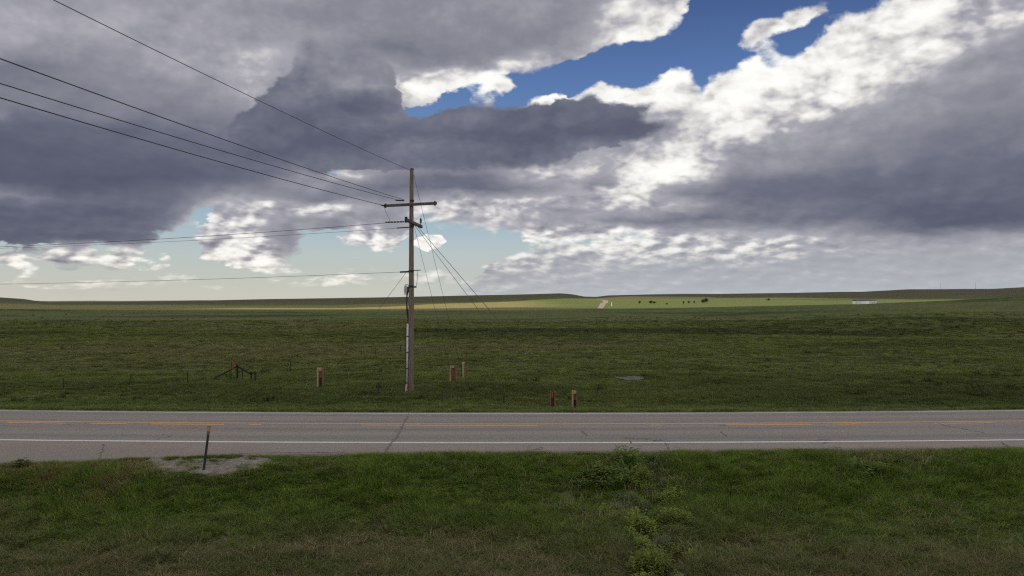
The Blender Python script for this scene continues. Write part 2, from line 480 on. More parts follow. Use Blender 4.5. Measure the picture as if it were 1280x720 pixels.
def gully_x(y):
    return 4.55 - (27.0 - y) * 0.135 + 0.25 * np.sin(y * 1.1) + 0.12 * np.sin(y * 2.7 + 1)


PATCH = (-9.6, 25.45, 2.15, 1.15)      # gravel patch by the pavement edge: x, y, half sizes


def in_patch(x, y, k=1.0):
    n = fbm(x * 0.9 + 3, y * 0.9, 3)
    return ((x - PATCH[0]) / PATCH[2]) ** 2 + ((y - PATCH[1]) / PATCH[3]) ** 2 + n * 0.5 < k


def height(x, y):
    x = np.asarray(x, float); y = np.asarray(y, float)
    v = y - road_off(x)
    d = near_edge(x) - v
    # near side: verge falls to a shallow ditch, then a flat bank where the camera stands
    hn = np.interp(d, [-1, -0.25, 0, 0.4, 1.2, 2.2, 4, 6.5, 9, 13, 20, 60], [-0.14, -0.14, -0.05, -0.07, -0.16, -0.36, -0.82, -1.02, -1.0, -0.86, -0.6, -0.5])
    patch = np.exp(-(((x - PATCH[0]) / 2.6) ** 2 + ((y - PATCH[1]) / 1.6) ** 2) ** 2)
    hn = hn * (1 - 0.75 * patch) - 0.02 * patch
    hn = hn + (0.10 * fbm(x * 0.35, y * 0.35, 4) + 0.05 * fbm(x * 1.6, y * 1.6, 3)) * smst(d, 0.3, 2.5) * (1 - 0.8 * patch)
    gx = gully_x(y)
    hn = hn - 0.28 * np.exp(-((x - gx) / 0.28) ** 2) * smst(d, 0.6, 2.0)
    # far side
    f = v - FAR_EDGE
    hf = np.interp(f, [-1, -0.15, 0.1, 1.0, 2.6, 6, 14, 40, 90, 200, 370], [-0.14, -0.14, -0.05, -0.12, -0.42, -0.62, -0.62, -0.85, -1.35, -2.3, -3.4])
    hf = hf + (0.10 * fbm(x * 0.3, y * 0.3 + 9, 3) + 0.05 * fbm(x * 1.1, y * 1.1, 3)) * smst(f, 1.0, 4.0)
    yy = np.maximum(y, 1.0)
    s = np.clip(x / yy, SC_[0], SC_[-1])
    h650 = hrow(np.interp(s, SC_, R650), 650.0)
    h900 = hrow(np.interp(s, SC_, R900), 900.0)
    h1200 = hrow(np.interp(s, SC_, R1200), 1200.0)
    h1700 = hrow(np.interp(s, SC_, CREST), 1700.0)
    w = smst(yy, 140, 650)
    h = hf * (1 - w) + h650 * w
    h = h + (1.5 * fbm(x / 80.0, y / 50.0, 4) + 1.1 * np.sin(y / 17.0 + x / 60.0 + 1.5 * fbm(x / 90.0, y / 90.0, 2)) * smst(x, -20, 60) * smst(yy, 70, 150) + 0.22 * fbm(x / 9.0, y / 12.0, 3)) * smst(yy, 48, 190) * (1 - 0.7 * smst(yy, 520, 650))
    t1 = smst(yy, 650, 900); t2 = smst(yy, 900, 1200); t3 = np.clip((yy - 1200) / 500, 0, 1)
    hb = np.where(yy < 900, h650 + (h900 - h650) * t1, np.where(yy < 1200, h900 + (h1200 - h900) * t2, h1200 + (h1700 - h1200) * np.sin(t3 * math.pi / 2)))
    hb = hb + (1.6 * fbm(x / 90.0, y / 120.0, 5)) * smst(yy, 700, 900) * (1 - 0.85 * smst(yy, 1500, 1700))
    hb = hb - 14.0 * smst(yy, 1700, 2300) + 4 * fbm(x / 300.0, y / 300.0, 3) * smst(yy, 2000, 3000)
    h = np.where(yy > 650, hb, h)
    return np.where(v < 32, hn, h)


def gp(px, row):
    """ground point seen at a photo pixel"""
    s = (px - 640) / F
    ys = np.exp(np.linspace(math.log(12), math.log(1700), 6000))
    r = YH + F * (CAMZ - height(s * ys, ys)) / ys
    i = int(np.argmax(r <= row))
    y = ys[i]
    return Vector((s * y, y, float(height(s * y, y))))


def pp(px, row, D):
    return Vector(((px - 640) / F * D, D, CAMZ - (row - YH) / F * D))


# ------------------------------------------------------------------ helpers: objects
def tag(o, label=None, cat=None, group=None, kind=None):
    if label: o['label'] = label
    if cat: o['category'] = cat
    if group: o['group'] = group
    if kind: o['kind'] = kind
    return o


def empty(name, loc, rz=0.0, **kw):
    o = bpy.data.objects.new(name, None)
    o.empty_display_size = 0.3
    o.location = loc
    o.rotation_euler = (0, 0, rz)
    COL.objects.link(o)
    return tag(o, **kw)


class MB:
    """collects vertices and faces of one mesh"""
    def __init__(s):
        s.v, s.f = [], []

    def add(s, vs, fs):
        b = len(s.v)
        s.v += [tuple(p) for p in vs]
        s.f += [tuple(b + i for i in f) for f in fs]
        return s

    def box(s, c, size, rot=None, bev=0.0):
        hx, hy, hz = [q / 2 for q in size]
        c = Vector(c)
        if bev <= 0:
            pts = [Vector((sx * hx, sy * hy, sz * hz)) for sz in (-1, 1) for sy in (-1, 1) for sx in (-1, 1)]
            fs = [(0, 2, 3, 1), (4, 5, 7, 6), (0, 1, 5, 4), (2, 6, 7, 3), (0, 4, 6, 2), (1, 3, 7, 5)]
        else:           # chamfered along its upright edges and at both ends
            b = bev
            ring = [(hx - b, -hy), (hx, -hy + b), (hx, hy - b), (hx - b, hy), (-hx + b, hy), (-hx, hy - b), (-hx, -hy + b), (-hx + b, -hy)]
            pts, fs = [], []
            for z, k in ((-hz, 1 - b / max(hx, hy)), (-hz + b, 1), (hz - b, 1), (hz, 1 - b / max(hx, hy))):
                pts += [Vector((p[0] * k, p[1] * k, z)) for p in ring]
            for l in range(3):
                for i in range(8):
                    fs.append((l * 8 + i, l * 8 + (i + 1) % 8, l * 8 + 8 + (i + 1) % 8, l * 8 + 8 + i))
            fs += [tuple(range(7, -1, -1)), tuple(range(24, 32))]
        if rot is not None:
            pts = [rot @ p for p in pts]
        return s.add([c + p for p in pts], fs)

    def beam(s, a, b, w, h, bev=0.0, up=Vector((0, 0, 1))):
        a, b = Vector(a), Vector(b)
        d = b - a
        z = d.normalized()
        x = up.cross(z)
        if x.length < 1e-4:
            x = Vector((1, 0, 0))
        x.normalize()
        y = z.cross(x)
        from mathutils import Matrix
        m = Matrix((x, y, z)).transposed()
        return s.box((a + b) / 2, (w, h, d.length), m, bev)

    def tube(s, pts, r, n=8, cap=True):
        pts = [Vector(p) for p in pts]
        if not hasattr(r, '__len__'):
            r = [r] * len(pts)
        b = len(s.v)
        prev = None
        for i, p in enumerate(pts):
            d = (pts[min(i + 1, len(pts) - 1)] - pts[max(i - 1, 0)]).normalized()
            ref = Vector((0, 0, 1)) if abs(d.z) < 0.95 else Vector((0, 1, 0))
            x = d.cross(ref).normalized() if prev is None else (prev - d * prev.dot(d)).normalized()
            prev = x
            y = d.cross(x)
            for k in range(n):
                a = 2 * math.pi * k / n
                s.v.append(tuple(p + (x * math.cos(a) + y * math.sin(a)) * r[i]))
        for i in range(len(pts) - 1):
            for k in range(n):
                s.f.append((b + i * n + k, b + i * n + (k + 1) % n, b + (i + 1) * n + (k + 1) % n, b + (i + 1) * n + k))
        if cap:
            s.f.append(tuple(b + k for k in range(n - 1, -1, -1)))
            e = b + (len(pts) - 1) * n
            s.f.append(tuple(e + k for k in range(n)))
        return s

    def build(s, name, mat, parent=None, smooth=False, loc=None):
        me = bpy.data.meshes.new(name)
        me.from_pydata(s.v, [], s.f)
        me.update()
        if smooth:
            me.polygons.foreach_set('use_smooth', [True] * len(me.polygons))
        if mat: me.materials.append(mat)
        o = bpy.data.objects.new(name, me)
        COL.objects.link(o)
        if parent: o.parent = parent
        if loc is not None: o.location = loc
        return o


def np_mesh(name, verts, quads, mat, smooth=True):
    """mesh from arrays; quads (n,4) or (n,3)"""
    me = bpy.data.meshes.new(name)
    k = quads.shape[1]
    me.vertices.add(len(verts))
    me.vertices.foreach_set('co', np.asarray(verts, np.float32).ravel())
    me.loops.add(quads.size)
    me.loops.foreach_set('vertex_index', quads.astype(np.int32).ravel())
    me.polygons.add(len(quads))
    me.polygons.foreach_set('loop_start', np.arange(0, quads.size, k, dtype=np.int32))
    me.polygons.foreach_set('loop_total', np.full(len(quads), k, np.int32))
    me.update(calc_edges=True)
    if smooth:
        me.polygons.foreach_set('use_smooth', np.ones(len(quads), bool))
    if mat: me.materials.append(mat)
    return me


def grid_quads(nr, nc, wrap=False):
    r = np.arange(nr - 1)[:, None]
    c = np.arange(nc if wrap else nc - 1)[None, :]
    a = r * nc + c; b = r * nc + (c + 1) % nc
    return np.stack([a, b, b + nc, a + nc], -1).reshape(-1, 4)


# ------------------------------------------------------------------ materials
def mat(name):
    m = bpy.data.materials.new(name)
    m.use_nodes = True
    m.node_tree.nodes.clear()
    T = NT(m.node_tree)
    T.out = T.n.new('ShaderNodeOutputMaterial')
    return m, T


def surf(T, col, rough=0.8, bump=None, bstr=0.3, bdist=0.02, metal=0.0, spec=0.3):
    b = T.node('ShaderNodeBsdfPrincipled', {'Base Color': col, 'Roughness': rough, 'Metallic': metal, 'Specular IOR Level': spec})
    if bump is not None:
        bn = T.node('ShaderNodeBump', {'Strength': bstr, 'Distance': bdist, 'Height': bump})
        T.put(b.inputs['Normal'], bn.outputs[0])
    T.l.new(b.outputs[0], T.out.inputs[0])
    return b


def simple(name, c, rough=0.7, var=0.25, scale=6.0, metal=0.0, stretch=(1, 1, 1), spec=0.3, c2=None):
    m, T = mat(name)
    tc = T.n.new('ShaderNodeTexCoord').outputs['Object']
    p = T.vm('MULTIPLY', tc, stretch)
    n = T.noise(p, scale, 6, 0.6)
    n2 = T.noise(p, scale * 7, 3, 0.6)
    if c2 is None:
        c2 = tuple(q * (1 - var) for q in c)
        c1 = tuple(min(1, q * (1 + var)) for q in c)
    else:
        c1 = c
    col = T.mix(T.sm(T.m('ADD', n, T.m('MULTIPLY', T.m('SUBTRACT', n2, .5), .5)), 0.35, 0.65), c1, c2)
    surf(T, col, rough, n2, 0.4, 0.01, metal, spec)
    return m


def grass_colour(T, pos):
    """albedo of the grassland at a world position: verge lush, ditch bank duller, range mixed with dry stalks and sage"""
    x, y, z = T.sep(pos)
    p2 = T.xyz(x, y, 0.0)
    n1 = T.noise(p2, 0.012, 5, 0.55)
    n2 = T.noise(p2, 0.11, 4, 0.6)
    n3 = T.noise(p2, 0.9, 4, 0.6)
    ps = T.xyz(x, T.m('MULTIPLY', y, 1.0), 3.0)
    n4 = T.noise(T.vm('MULTIPLY', ps, (0.007, 0.016, 1.0)), 1.0, 5, 0.52)
    lush = T.mix(T.sm(n3, 0.35, 0.65), GC['lush_a'], GC['lush_b'])
    bank = T.mix(T.sm(n3, 0.35, 0.65), GC['bank_a'], GC['bank_b'])
    dry = GC['dry']
    rng = T.mix(T.sm(n2, 0.36, 0.62), GC['range_a'], GC['range_b'])
    rng = T.mix(T.m('MULTIPLY', T.sm(n4, 0.48, 0.66), 0.7), rng, GC['range_dry'])
    rng = T.mix(T.m('MULTIPLY', T.sm(n4, 0.50, 0.36), 0.9), rng, GC['range_swell_shade'])  # dark bands painted in for the slope shading of the swells
    rng = T.mix(T.m('MULTIPLY', T.sm(n1, 0.52, 0.66), 0.5), rng, GC['sage'])
    # v = distance across the road line
    off = T.m('MULTIPLY', T.m('MULTIPLY', x, x), 0.00176)
    v = T.m('SUBTRACT', y, T.m('MINIMUM', off, 6.0))
    vw = T.m('ADD', v, T.m('ADD', T.m('MULTIPLY', T.m('SUBTRACT', n2, .5), 9.0), T.m('MULTIPLY', T.m('SUBTRACT', n3, .5), 3.0)))
    near = T.mix(T.sm(vw, 18.0, 23.0), bank, lush)
    rusty = T.m('MULTIPLY', T.sm(x, -8.5, -12.0), T.m('MULTIPLY', T.sm(v, 21.5, 23.5), T.sm(n3, 0.42, 0.6)))
    near = T.mix(T.m('MULTIPLY', rusty, 0.6), near, (0.22, 0.135, 0.075))
    near = T.mix(T.m('MULTIPLY', T.sm(T.noise(p2, 0.45, 5, 0.62), 0.55, 0.68), T.sm(vw, 14, 25, 0.6, 0.32)), near, dry)
    strip = T.mix(T.sm(vw, 36.5, 41.0), GC['strip'], rng)
    return T.mix(T.m('GREATER_THAN', v, 32.0), near, strip), n2, n3


GC = dict(range_swell_shade=(0.056, 0.074, 0.022), lush_a=(0.112, 0.175, 0.026), lush_b=(0.150, 0.205, 0.040), bank_a=(0.120, 0.145, 0.045), bank_b=(0.170, 0.160, 0.075),
          dry=(0.21, 0.155, 0.085), range_a=(0.112, 0.140, 0.032), range_b=(0.158, 0.190, 0.050), range_dry=(0.190, 0.175, 0.080),
          sage=(0.095, 0.105, 0.055), strip=(0.118, 0.160, 0.036))


def make_materials():
    M = {}
    # ground
    m, T = mat('ground')
    pos = T.n.new('ShaderNodeNewGeometry').outputs['Position']
    col, n2, n3 = grass_colour(T, pos)
    x, y, z = T.sep(pos)
    p2 = T.xyz(x, y, 0.0)
    # bare earth between the plants
    soil = T.mix(T.noise(p2, 3.0, 4), (0.12, 0.095, 0.065), (0.20, 0.165, 0.12))
    nearf = T.sm(y, 60.0, 160.0, 0.45, 0.0)
    col = T.mix(nearf, col, soil)
    gxx = T.m('ADD', T.m('ADD', T.m('MULTIPLY', T.m('SUBTRACT', y, 27.0), 0.135), 4.55),
              T.m('ADD', T.m('MULTIPLY', T.m('SINE', T.m('MULTIPLY', y, 1.1)), 0.25), T.m('MULTIPLY', T.m('SINE', T.m('ADD', T.m('MULTIPLY', y, 2.7), 1.0)), 0.12)))
    g = T.m('MULTIPLY', T.sm(T.m('ABSOLUTE', T.m('SUBTRACT', x, gxx)), 0.1, 0.35, 0.6, 0.0), T.m('LESS_THAN', y, 27.0))
    col = T.mix(g, col, (0.19, 0.16, 0.135))
    # tussocks: darker grass clumps, sage and bare spots, at the sizes they have out on the range
    v1 = T.node('ShaderNodeTexVoronoi', {'Vector': T.vm('ADD', p2, T.vm('SCALE', T.noise(p2, 0.5, 2, color=True), scale=1.6)), 'Scale': 0.22}, feature='F1')
    msk = T.sm(T.noise(T.vm('MULTIPLY', p2, (1, 0.5, 1)), 0.022, 4, 0.6), 0.46, 0.60)
    dots = T.m('MULTIPLY', T.sm(v1.outputs['Distance'], 0.10, 0.30, 1.0, 0.0), msk)
    col = T.mix(T.m('MULTIPLY', dots, T.sm(y, 60, 130, 0.0, 0.65)), col, (0.035, 0.050, 0.020))
    f1 = T.noise(p2, 2.2, 5, 0.65)
    f2 = T.noise(T.vm('MULTIPLY', p2, (0.35, 0.2, 1)), 1.0, 5, 0.65)
    k = T.m('ADD', T.m('MULTIPLY', T.m('SUBTRACT', f1, .5), 0.9), T.m('MULTIPLY', T.m('SUBTRACT', f2, .5), 0.9))
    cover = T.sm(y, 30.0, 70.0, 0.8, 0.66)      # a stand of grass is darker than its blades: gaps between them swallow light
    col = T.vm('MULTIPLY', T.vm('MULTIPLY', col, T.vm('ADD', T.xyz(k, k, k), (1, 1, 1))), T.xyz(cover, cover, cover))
    # the far hills carry sparse brown grass
    hill = T.m('MULTIPLY', T.sm(T.m('ADD', y, T.m('MULTIPLY', T.m('SUBTRACT', n2, .5), 260.0)), 1180, 1330), 0.85)
    col = T.mix(hill, col, T.mix(T.noise(T.vm('MULTIPLY', p2, (0.006, 0.012, 1)), 1.0, 5, 0.6), (0.070, 0.066, 0.036), (0.105, 0.092, 0.055)))
    meadow_sun = T.m('MULTIPLY', T.sm(T.m('ADD', y, T.m('MULTIPLY', T.m('SUBTRACT', n2, .5), 60.0)), 610, 660), T.sm(y, 1320, 1150))  # strip grass past the cloud shadow, sunlit brightness put into its colour
    col = T.mix(T.m('MULTIPLY', meadow_sun, 0.75), col, T.mix(n3, (0.088, 0.112, 0.032), (0.125, 0.142, 0.048)))
    # hay-yellow stretch left of the gravel road, strip's sunlight added to its colour
    hay = T.m('MULTIPLY', T.sm(x, 70.0, -10.0), T.m('MULTIPLY', T.sm(T.m('ADD', y, T.m('MULTIPLY', T.m('SUBTRACT', n2, .5), 60.0)), 640, 680), T.sm(y, 1150, 1050)))
    col = T.mix(T.m('MULTIPLY', hay, 0.7), col, (0.25, 0.21, 0.085))
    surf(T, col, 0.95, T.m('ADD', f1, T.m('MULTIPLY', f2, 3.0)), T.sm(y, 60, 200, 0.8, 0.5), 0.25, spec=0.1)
    M['ground'] = m

    # grass blades
    def blades(nm, tint=None, k=0.0, rnd=0.5):
        m, T = mat(nm)
        pos = T.n.new('ShaderNodeNewGeometry').outputs['Position']
        col, _, _ = grass_colour(T, pos)
        r = T.n.new('ShaderNodeObjectInfo').outputs['Random']
        if tint:
            col = T.mix(k, col, tint)
        kk = T.lr(r, 0, 1, 1 - rnd, 1 + rnd)
        col = T.vm('MULTIPLY', col, T.xyz(kk, kk, kk))
        # single blades differ too; some are last year's straw
        br = T.n.new('ShaderNodeNewGeometry').outputs['Random Per Island']
        col = T.mix(T.sm(br, 0.80, 0.86, 0.0, 0.5), col, (0.20, 0.165, 0.085))
        kb = T.lr(br, 0, 0.8, 0.75, 1.3)
        col = T.vm('MULTIPLY', col, T.xyz(kb, kb, kb))
        d = T.node('ShaderNodeBsdfDiffuse', {'Color': col})
        t = T.node('ShaderNodeBsdfTranslucent', {'Color': T.vm('MULTIPLY', col, (0.9, 1.0, 0.6))})
        g = T.node('ShaderNodeBsdfGlossy', {'Color': (0.5, 0.5, 0.5), 'Roughness': 0.5})
        a = T.node('ShaderNodeMixShader', {0: 0.35})
        T.l.new(d.outputs[0], a.inputs[1]); T.l.new(t.outputs[0], a.inputs[2])
        b = T.node('ShaderNodeMixShader', {0: 0.03})
        T.l.new(a.outputs[0], b.inputs[1]); T.l.new(g.outputs[0], b.inputs[2])
        T.l.new(b.outputs[0], T.out.inputs[0])
        return m
    M['blades'] = blades('grass_blades')
    M['straw'] = blades('straw', (0.26, 0.21, 0.13), 0.85, 0.3)
    M['weed'] = blades('weed_leaf', (0.24, 0.30, 0.060), 0.85, 0.2)
    M['broad'] = blades('broad_leaf', (0.135, 0.195, 0.055), 0.8, 0.25)
    M['sageleaf'] = blades('sage_leaf', (0.19, 0.20, 0.16), 0.85, 0.2)
    M['tuft'] = blades('dark_tuft', (0.022, 0.036, 0.014), 0.75, 0.3)
    M['flower'] = simple('yellow_flower', (0.42, 0.42, 0.16), 0.8, 0.2)

    # asphalt: weathered grey with wheel tracks, oil streak, aggregate
    m, T = mat('asphalt')
    pos = T.n.new('ShaderNodeNewGeometry').outputs['Position']
    x, y, z = T.sep(pos)
    off = T.m('MINIMUM', T.m('MULTIPLY', T.m('MULTIPLY', x, x), 0.00176), 60.0)
    v = T.m('SUBTRACT', y, off)
    p2 = T.xyz(x, v, 0.0)
    n = T.noise(T.vm('MULTIPLY', p2, (0.05, 1.4, 1)), 1.0, 5, 0.6)
    n5 = T.noise(p2, 0.5, 5, 0.6)
    agg = T.noise(p2, 55.0, 3, 0.7)
    agg2 = T.noise(p2, 9.0, 4, 0.65)
    base = T.mix(T.sm(n, 0.3, 0.7), GC_ASPH[0], GC_ASPH[1])
    sh = T.m('ADD', T.sm(v, 28.35, 28.0), 0.0)
    base = T.mix(sh, base, T.mix(n5, GC_ASPH[2], GC_ASPH[3]))
    def band(c, w):
        return T.sm(T.m('ABSOLUTE', T.m('SUBTRACT', v, c)), w * 0.3, w, 1.0, 0.0)
    tr = T.m('ADD', T.m('ADD', band(29.3, .55), band(31.1, .5)), T.m('ADD', band(33.0, .5), band(34.8, .55)))
    base = T.mix(T.m('MULTIPLY', tr, 0.22), base, (0.10, 0.10, 0.104))
    k = T.m('ADD', T.m('MULTIPLY', T.m('SUBTRACT', agg, .5), 0.7), T.m('MULTIPLY', T.m('SUBTRACT', agg2, .5), 0.55))
    base = T.vm('MULTIPLY', base, T.vm('ADD', T.xyz(k, k, k), (1, 1, 1)))
    # hairline cracks
    ck = T.node('ShaderNodeTexVoronoi', {'Vector': T.vm('ADD', T.vm('MULTIPLY', p2, (0.16, 0.5, 1)), T.vm('SCALE', T.noise(p2, 0.9, 4, color=True), scale=0.5)), 'Scale': 1.0}, feature='DISTANCE_TO_EDGE')
    ckm = T.m('MULTIPLY', T.sm(ck.outputs[0], 0.004, 0.012, 1, 0), T.sm(n5, 0.5, 0.62))
    base = T.mix(T.m('MULTIPLY', ckm, 0.6), base, (0.03, 0.03, 0.03))
    # soil washed over the shoulder
    e = T.m('MULTIPLY', T.sm(T.m('ADD', v, T.m('MULTIPLY', T.m('SUBTRACT', n5, .5), 3.0)), 27.9, 26.6), 0.45)
    base = T.mix(e, base, (0.21, 0.175, 0.15))
    surf(T, base, 0.88, T.m('ADD', agg, agg2), 0.5, 0.006, spec=0.25)
    M['asphalt'] = m

    def paint(nm, c, wear, streak=0.4):
        m, T = mat(nm)
        pos = T.n.new('ShaderNodeNewGeometry').outputs['Position']
        n = T.noise(T.vm('MULTIPLY', pos, (streak, 5.0, 1)), 2.2, 6, 0.7)
        n2 = T.noise(pos, 30.0, 3, 0.6)
        nl = T.noise(T.vm('MULTIPLY', pos, (1, 0, 0)), 0.11, 3, 0.6)
        a = T.m('ADD', T.m('ADD', n, T.m('MULTIPLY', T.m('SUBTRACT', n2, .5), .35)), T.m('MULTIPLY', T.m('SUBTRACT', nl, 0.5), 0.8))
        f = T.sm(a, wear - .08, wear + .08)
        surf(T, T.mix(T.m('MULTIPLY', f, 0.8), c, GC_ASPH[0]), 0.7, n2, 0.2, 0.004)
        return m
    M['white'] = paint('white_line_paint', (0.62, 0.62, 0.60), 0.80)
    M['white_old'] = paint('old_white_line_paint', (0.50, 0.49, 0.46), 0.64)
    M['yellow'] = paint('yellow_line_paint', (0.56, 0.30, 0.12), 0.76)
    M['yellow_old'] = paint('worn_yellow_line_paint', (0.56, 0.31, 0.13), 0.76)
    M['crack'] = simple('crack_seal', (0.125, 0.112, 0.105), 0.6, 0.3)
    M['gravel'] = simple('roadside_gravel', (0.195, 0.165, 0.145), 0.95, 0.35, 4.0)
    M['gravel_road'] = simple('pale_gravel', (0.24, 0.20, 0.15), 0.95, 0.15, 0.3)
    M['stone'] = simple('stone', (0.27, 0.24, 0.22), 0.9, 0.35, 3.0)
    M['clay'] = simple('bare_clay', (0.135, 0.138, 0.115), 0.95, 0.3, 0.8)
    M['pole'] = simple('weathered_pole_wood', (0.27, 0.205, 0.165), 0.85, 0.3, 5.0, stretch=(6, 6, 0.25), c2=(0.135, 0.098, 0.078))
    M['arm'] = simple('crossarm_wood', (0.13, 0.10, 0.085), 0.85, 0.35, 6.0)
    M['conduit'] = simple('grey_conduit', (0.52, 0.53, 0.55), 0.5, 0.1, 3.0)
    M['dark'] = simple('dark_hardware', (0.03, 0.03, 0.032), 0.5, 0.3, 8.0)
    M['wire'] = simple('wire_metal', (0.035, 0.036, 0.04), 0.5, 0.1, 3.0)
    M['guy'] = simple('guy_strand', (0.085, 0.09, 0.08), 0.6, 0.1, 3.0)
    M['porcelain'] = simple('insulator_glaze', (0.05, 0.038, 0.034), 0.3, 0.1, 3.0, spec=0.5)
    M['pink'] = simple('faded_orange_sleeve', (0.48, 0.22, 0.17), 0.7, 0.15, 3.0)
    M['tan'] = simple('sun_bleached_board', (0.40, 0.28, 0.165), 0.85, 0.2, 7.0, stretch=(4, 4, .5))
    M['greywood'] = simple('grey_brown_board', (0.17, 0.125, 0.09), 0.85, 0.2, 7.0, stretch=(4, 4, .5))
    M['rust'] = simple('rust_brown_board', (0.25, 0.115, 0.065), 0.85, 0.3, 7.0, stretch=(4, 4, .5))
    M['darkwood'] = simple('dark_board', (0.085, 0.045, 0.028), 0.9, 0.3, 7.0, stretch=(4, 4, .5))
    M['steelpost'] = simple('green_steel_post', (0.028, 0.033, 0.026), 0.6, 0.3, 8.0)
    M['fencewood'] = simple('fence_wood', (0.022, 0.018, 0.015), 0.9, 0.3, 6.0)
    M['red'] = simple('red_marker', (0.26, 0.065, 0.045), 0.6, 0.15, 3.0)
    M['reflector'] = simple('amber_reflector', (0.52, 0.26, 0.05), 0.35, 0.1, 30.0, spec=0.6)
    M['plate'] = simple('reflector_plate', (0.13, 0.12, 0.07), 0.5, 0.1, 8.0)
    M['shed'] = simple('white_siding', (0.80, 0.80, 0.78), 0.6, 0.05, 1.0)
    M['shedend'] = simple('grey_siding', (0.42, 0.42, 0.40), 0.6, 0.1, 1.0)
    M['roof'] = simple('dark_roofing', (0.035, 0.035, 0.035), 0.8, 0.1, 1.0)
    M['glass'] = simple('window_glass', (0.03, 0.035, 0.04), 0.15, 0.1, 1.0, spec=0.6)
    M['bark'] = simple('bark', (0.09, 0.07, 0.05), 0.9, 0.2, 2.0)
    M['treeleaf'] = simple('tree_leaves', (0.016, 0.027, 0.010), 0.8, 0.3, 0.8)
    m, T = mat('cloud_vapour')
    d = T.node('ShaderNodeBsdfDiffuse', {'Color': (0.85, 0.85, 0.87)})
    t = T.node('ShaderNodeBsdfTranslucent', {'Color': (0.9, 0.9, 0.92)})
    a = T.node('ShaderNodeMixShader', {0: 0.5})
    T.l.new(d.outputs[0], a.inputs[1]); T.l.new(t.outputs[0], a.inputs[2]); T.l.new(a.outputs[0], T.out.inputs[0])
    M['cloud'] = m
    return M


GC_ASPH = [(0.225, 0.195, 0.180), (0.270, 0.238, 0.220), (0.235, 0.195, 0.175), (0.285, 0.240, 0.215)]
M = make_materials()


# ------------------------------------------------------------------ the ground, one sheet from the camera's feet to beyond the hills
def build_ground():
    fr = rad(38)
    azf = np.linspace(-fr, fr, 440)
    azb = np.linspace(fr, 2 * math.pi - fr, 90)[1:-1]
    az = np.concatenate([azf, azb])
    r = np.concatenate([[0.3, 3, 6, 9], np.arange(11, 62, 0.19), np.exp(np.linspace(math.log(62.3), math.log(640), 150)),
                        np.arange(646, 1760, 9.0), np.exp(np.linspace(math.log(1790), math.log(9000), 22))])
    A, R = np.meshgrid(az, r)
    x, y = np.sin(A) * R, np.cos(A) * R
    z = height(x, y)
    v = np.stack([x, y, z], -1).reshape(-1, 3)
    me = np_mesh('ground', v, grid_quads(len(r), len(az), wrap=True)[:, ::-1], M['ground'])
    o = bpy.data.objects.new('ground', me)
    COL.objects.link(o)
    tag(o, kind='structure')


build_ground()


def crown_z(v):
    return 0.07 * (1 - ((v - 32.0) / 4.3) ** 2)


def road_samples():
    return np.concatenate([np.arange(-420, -60, 6.0), np.arange(-60, 60, 0.5), np.arange(60, 421, 6.0)])


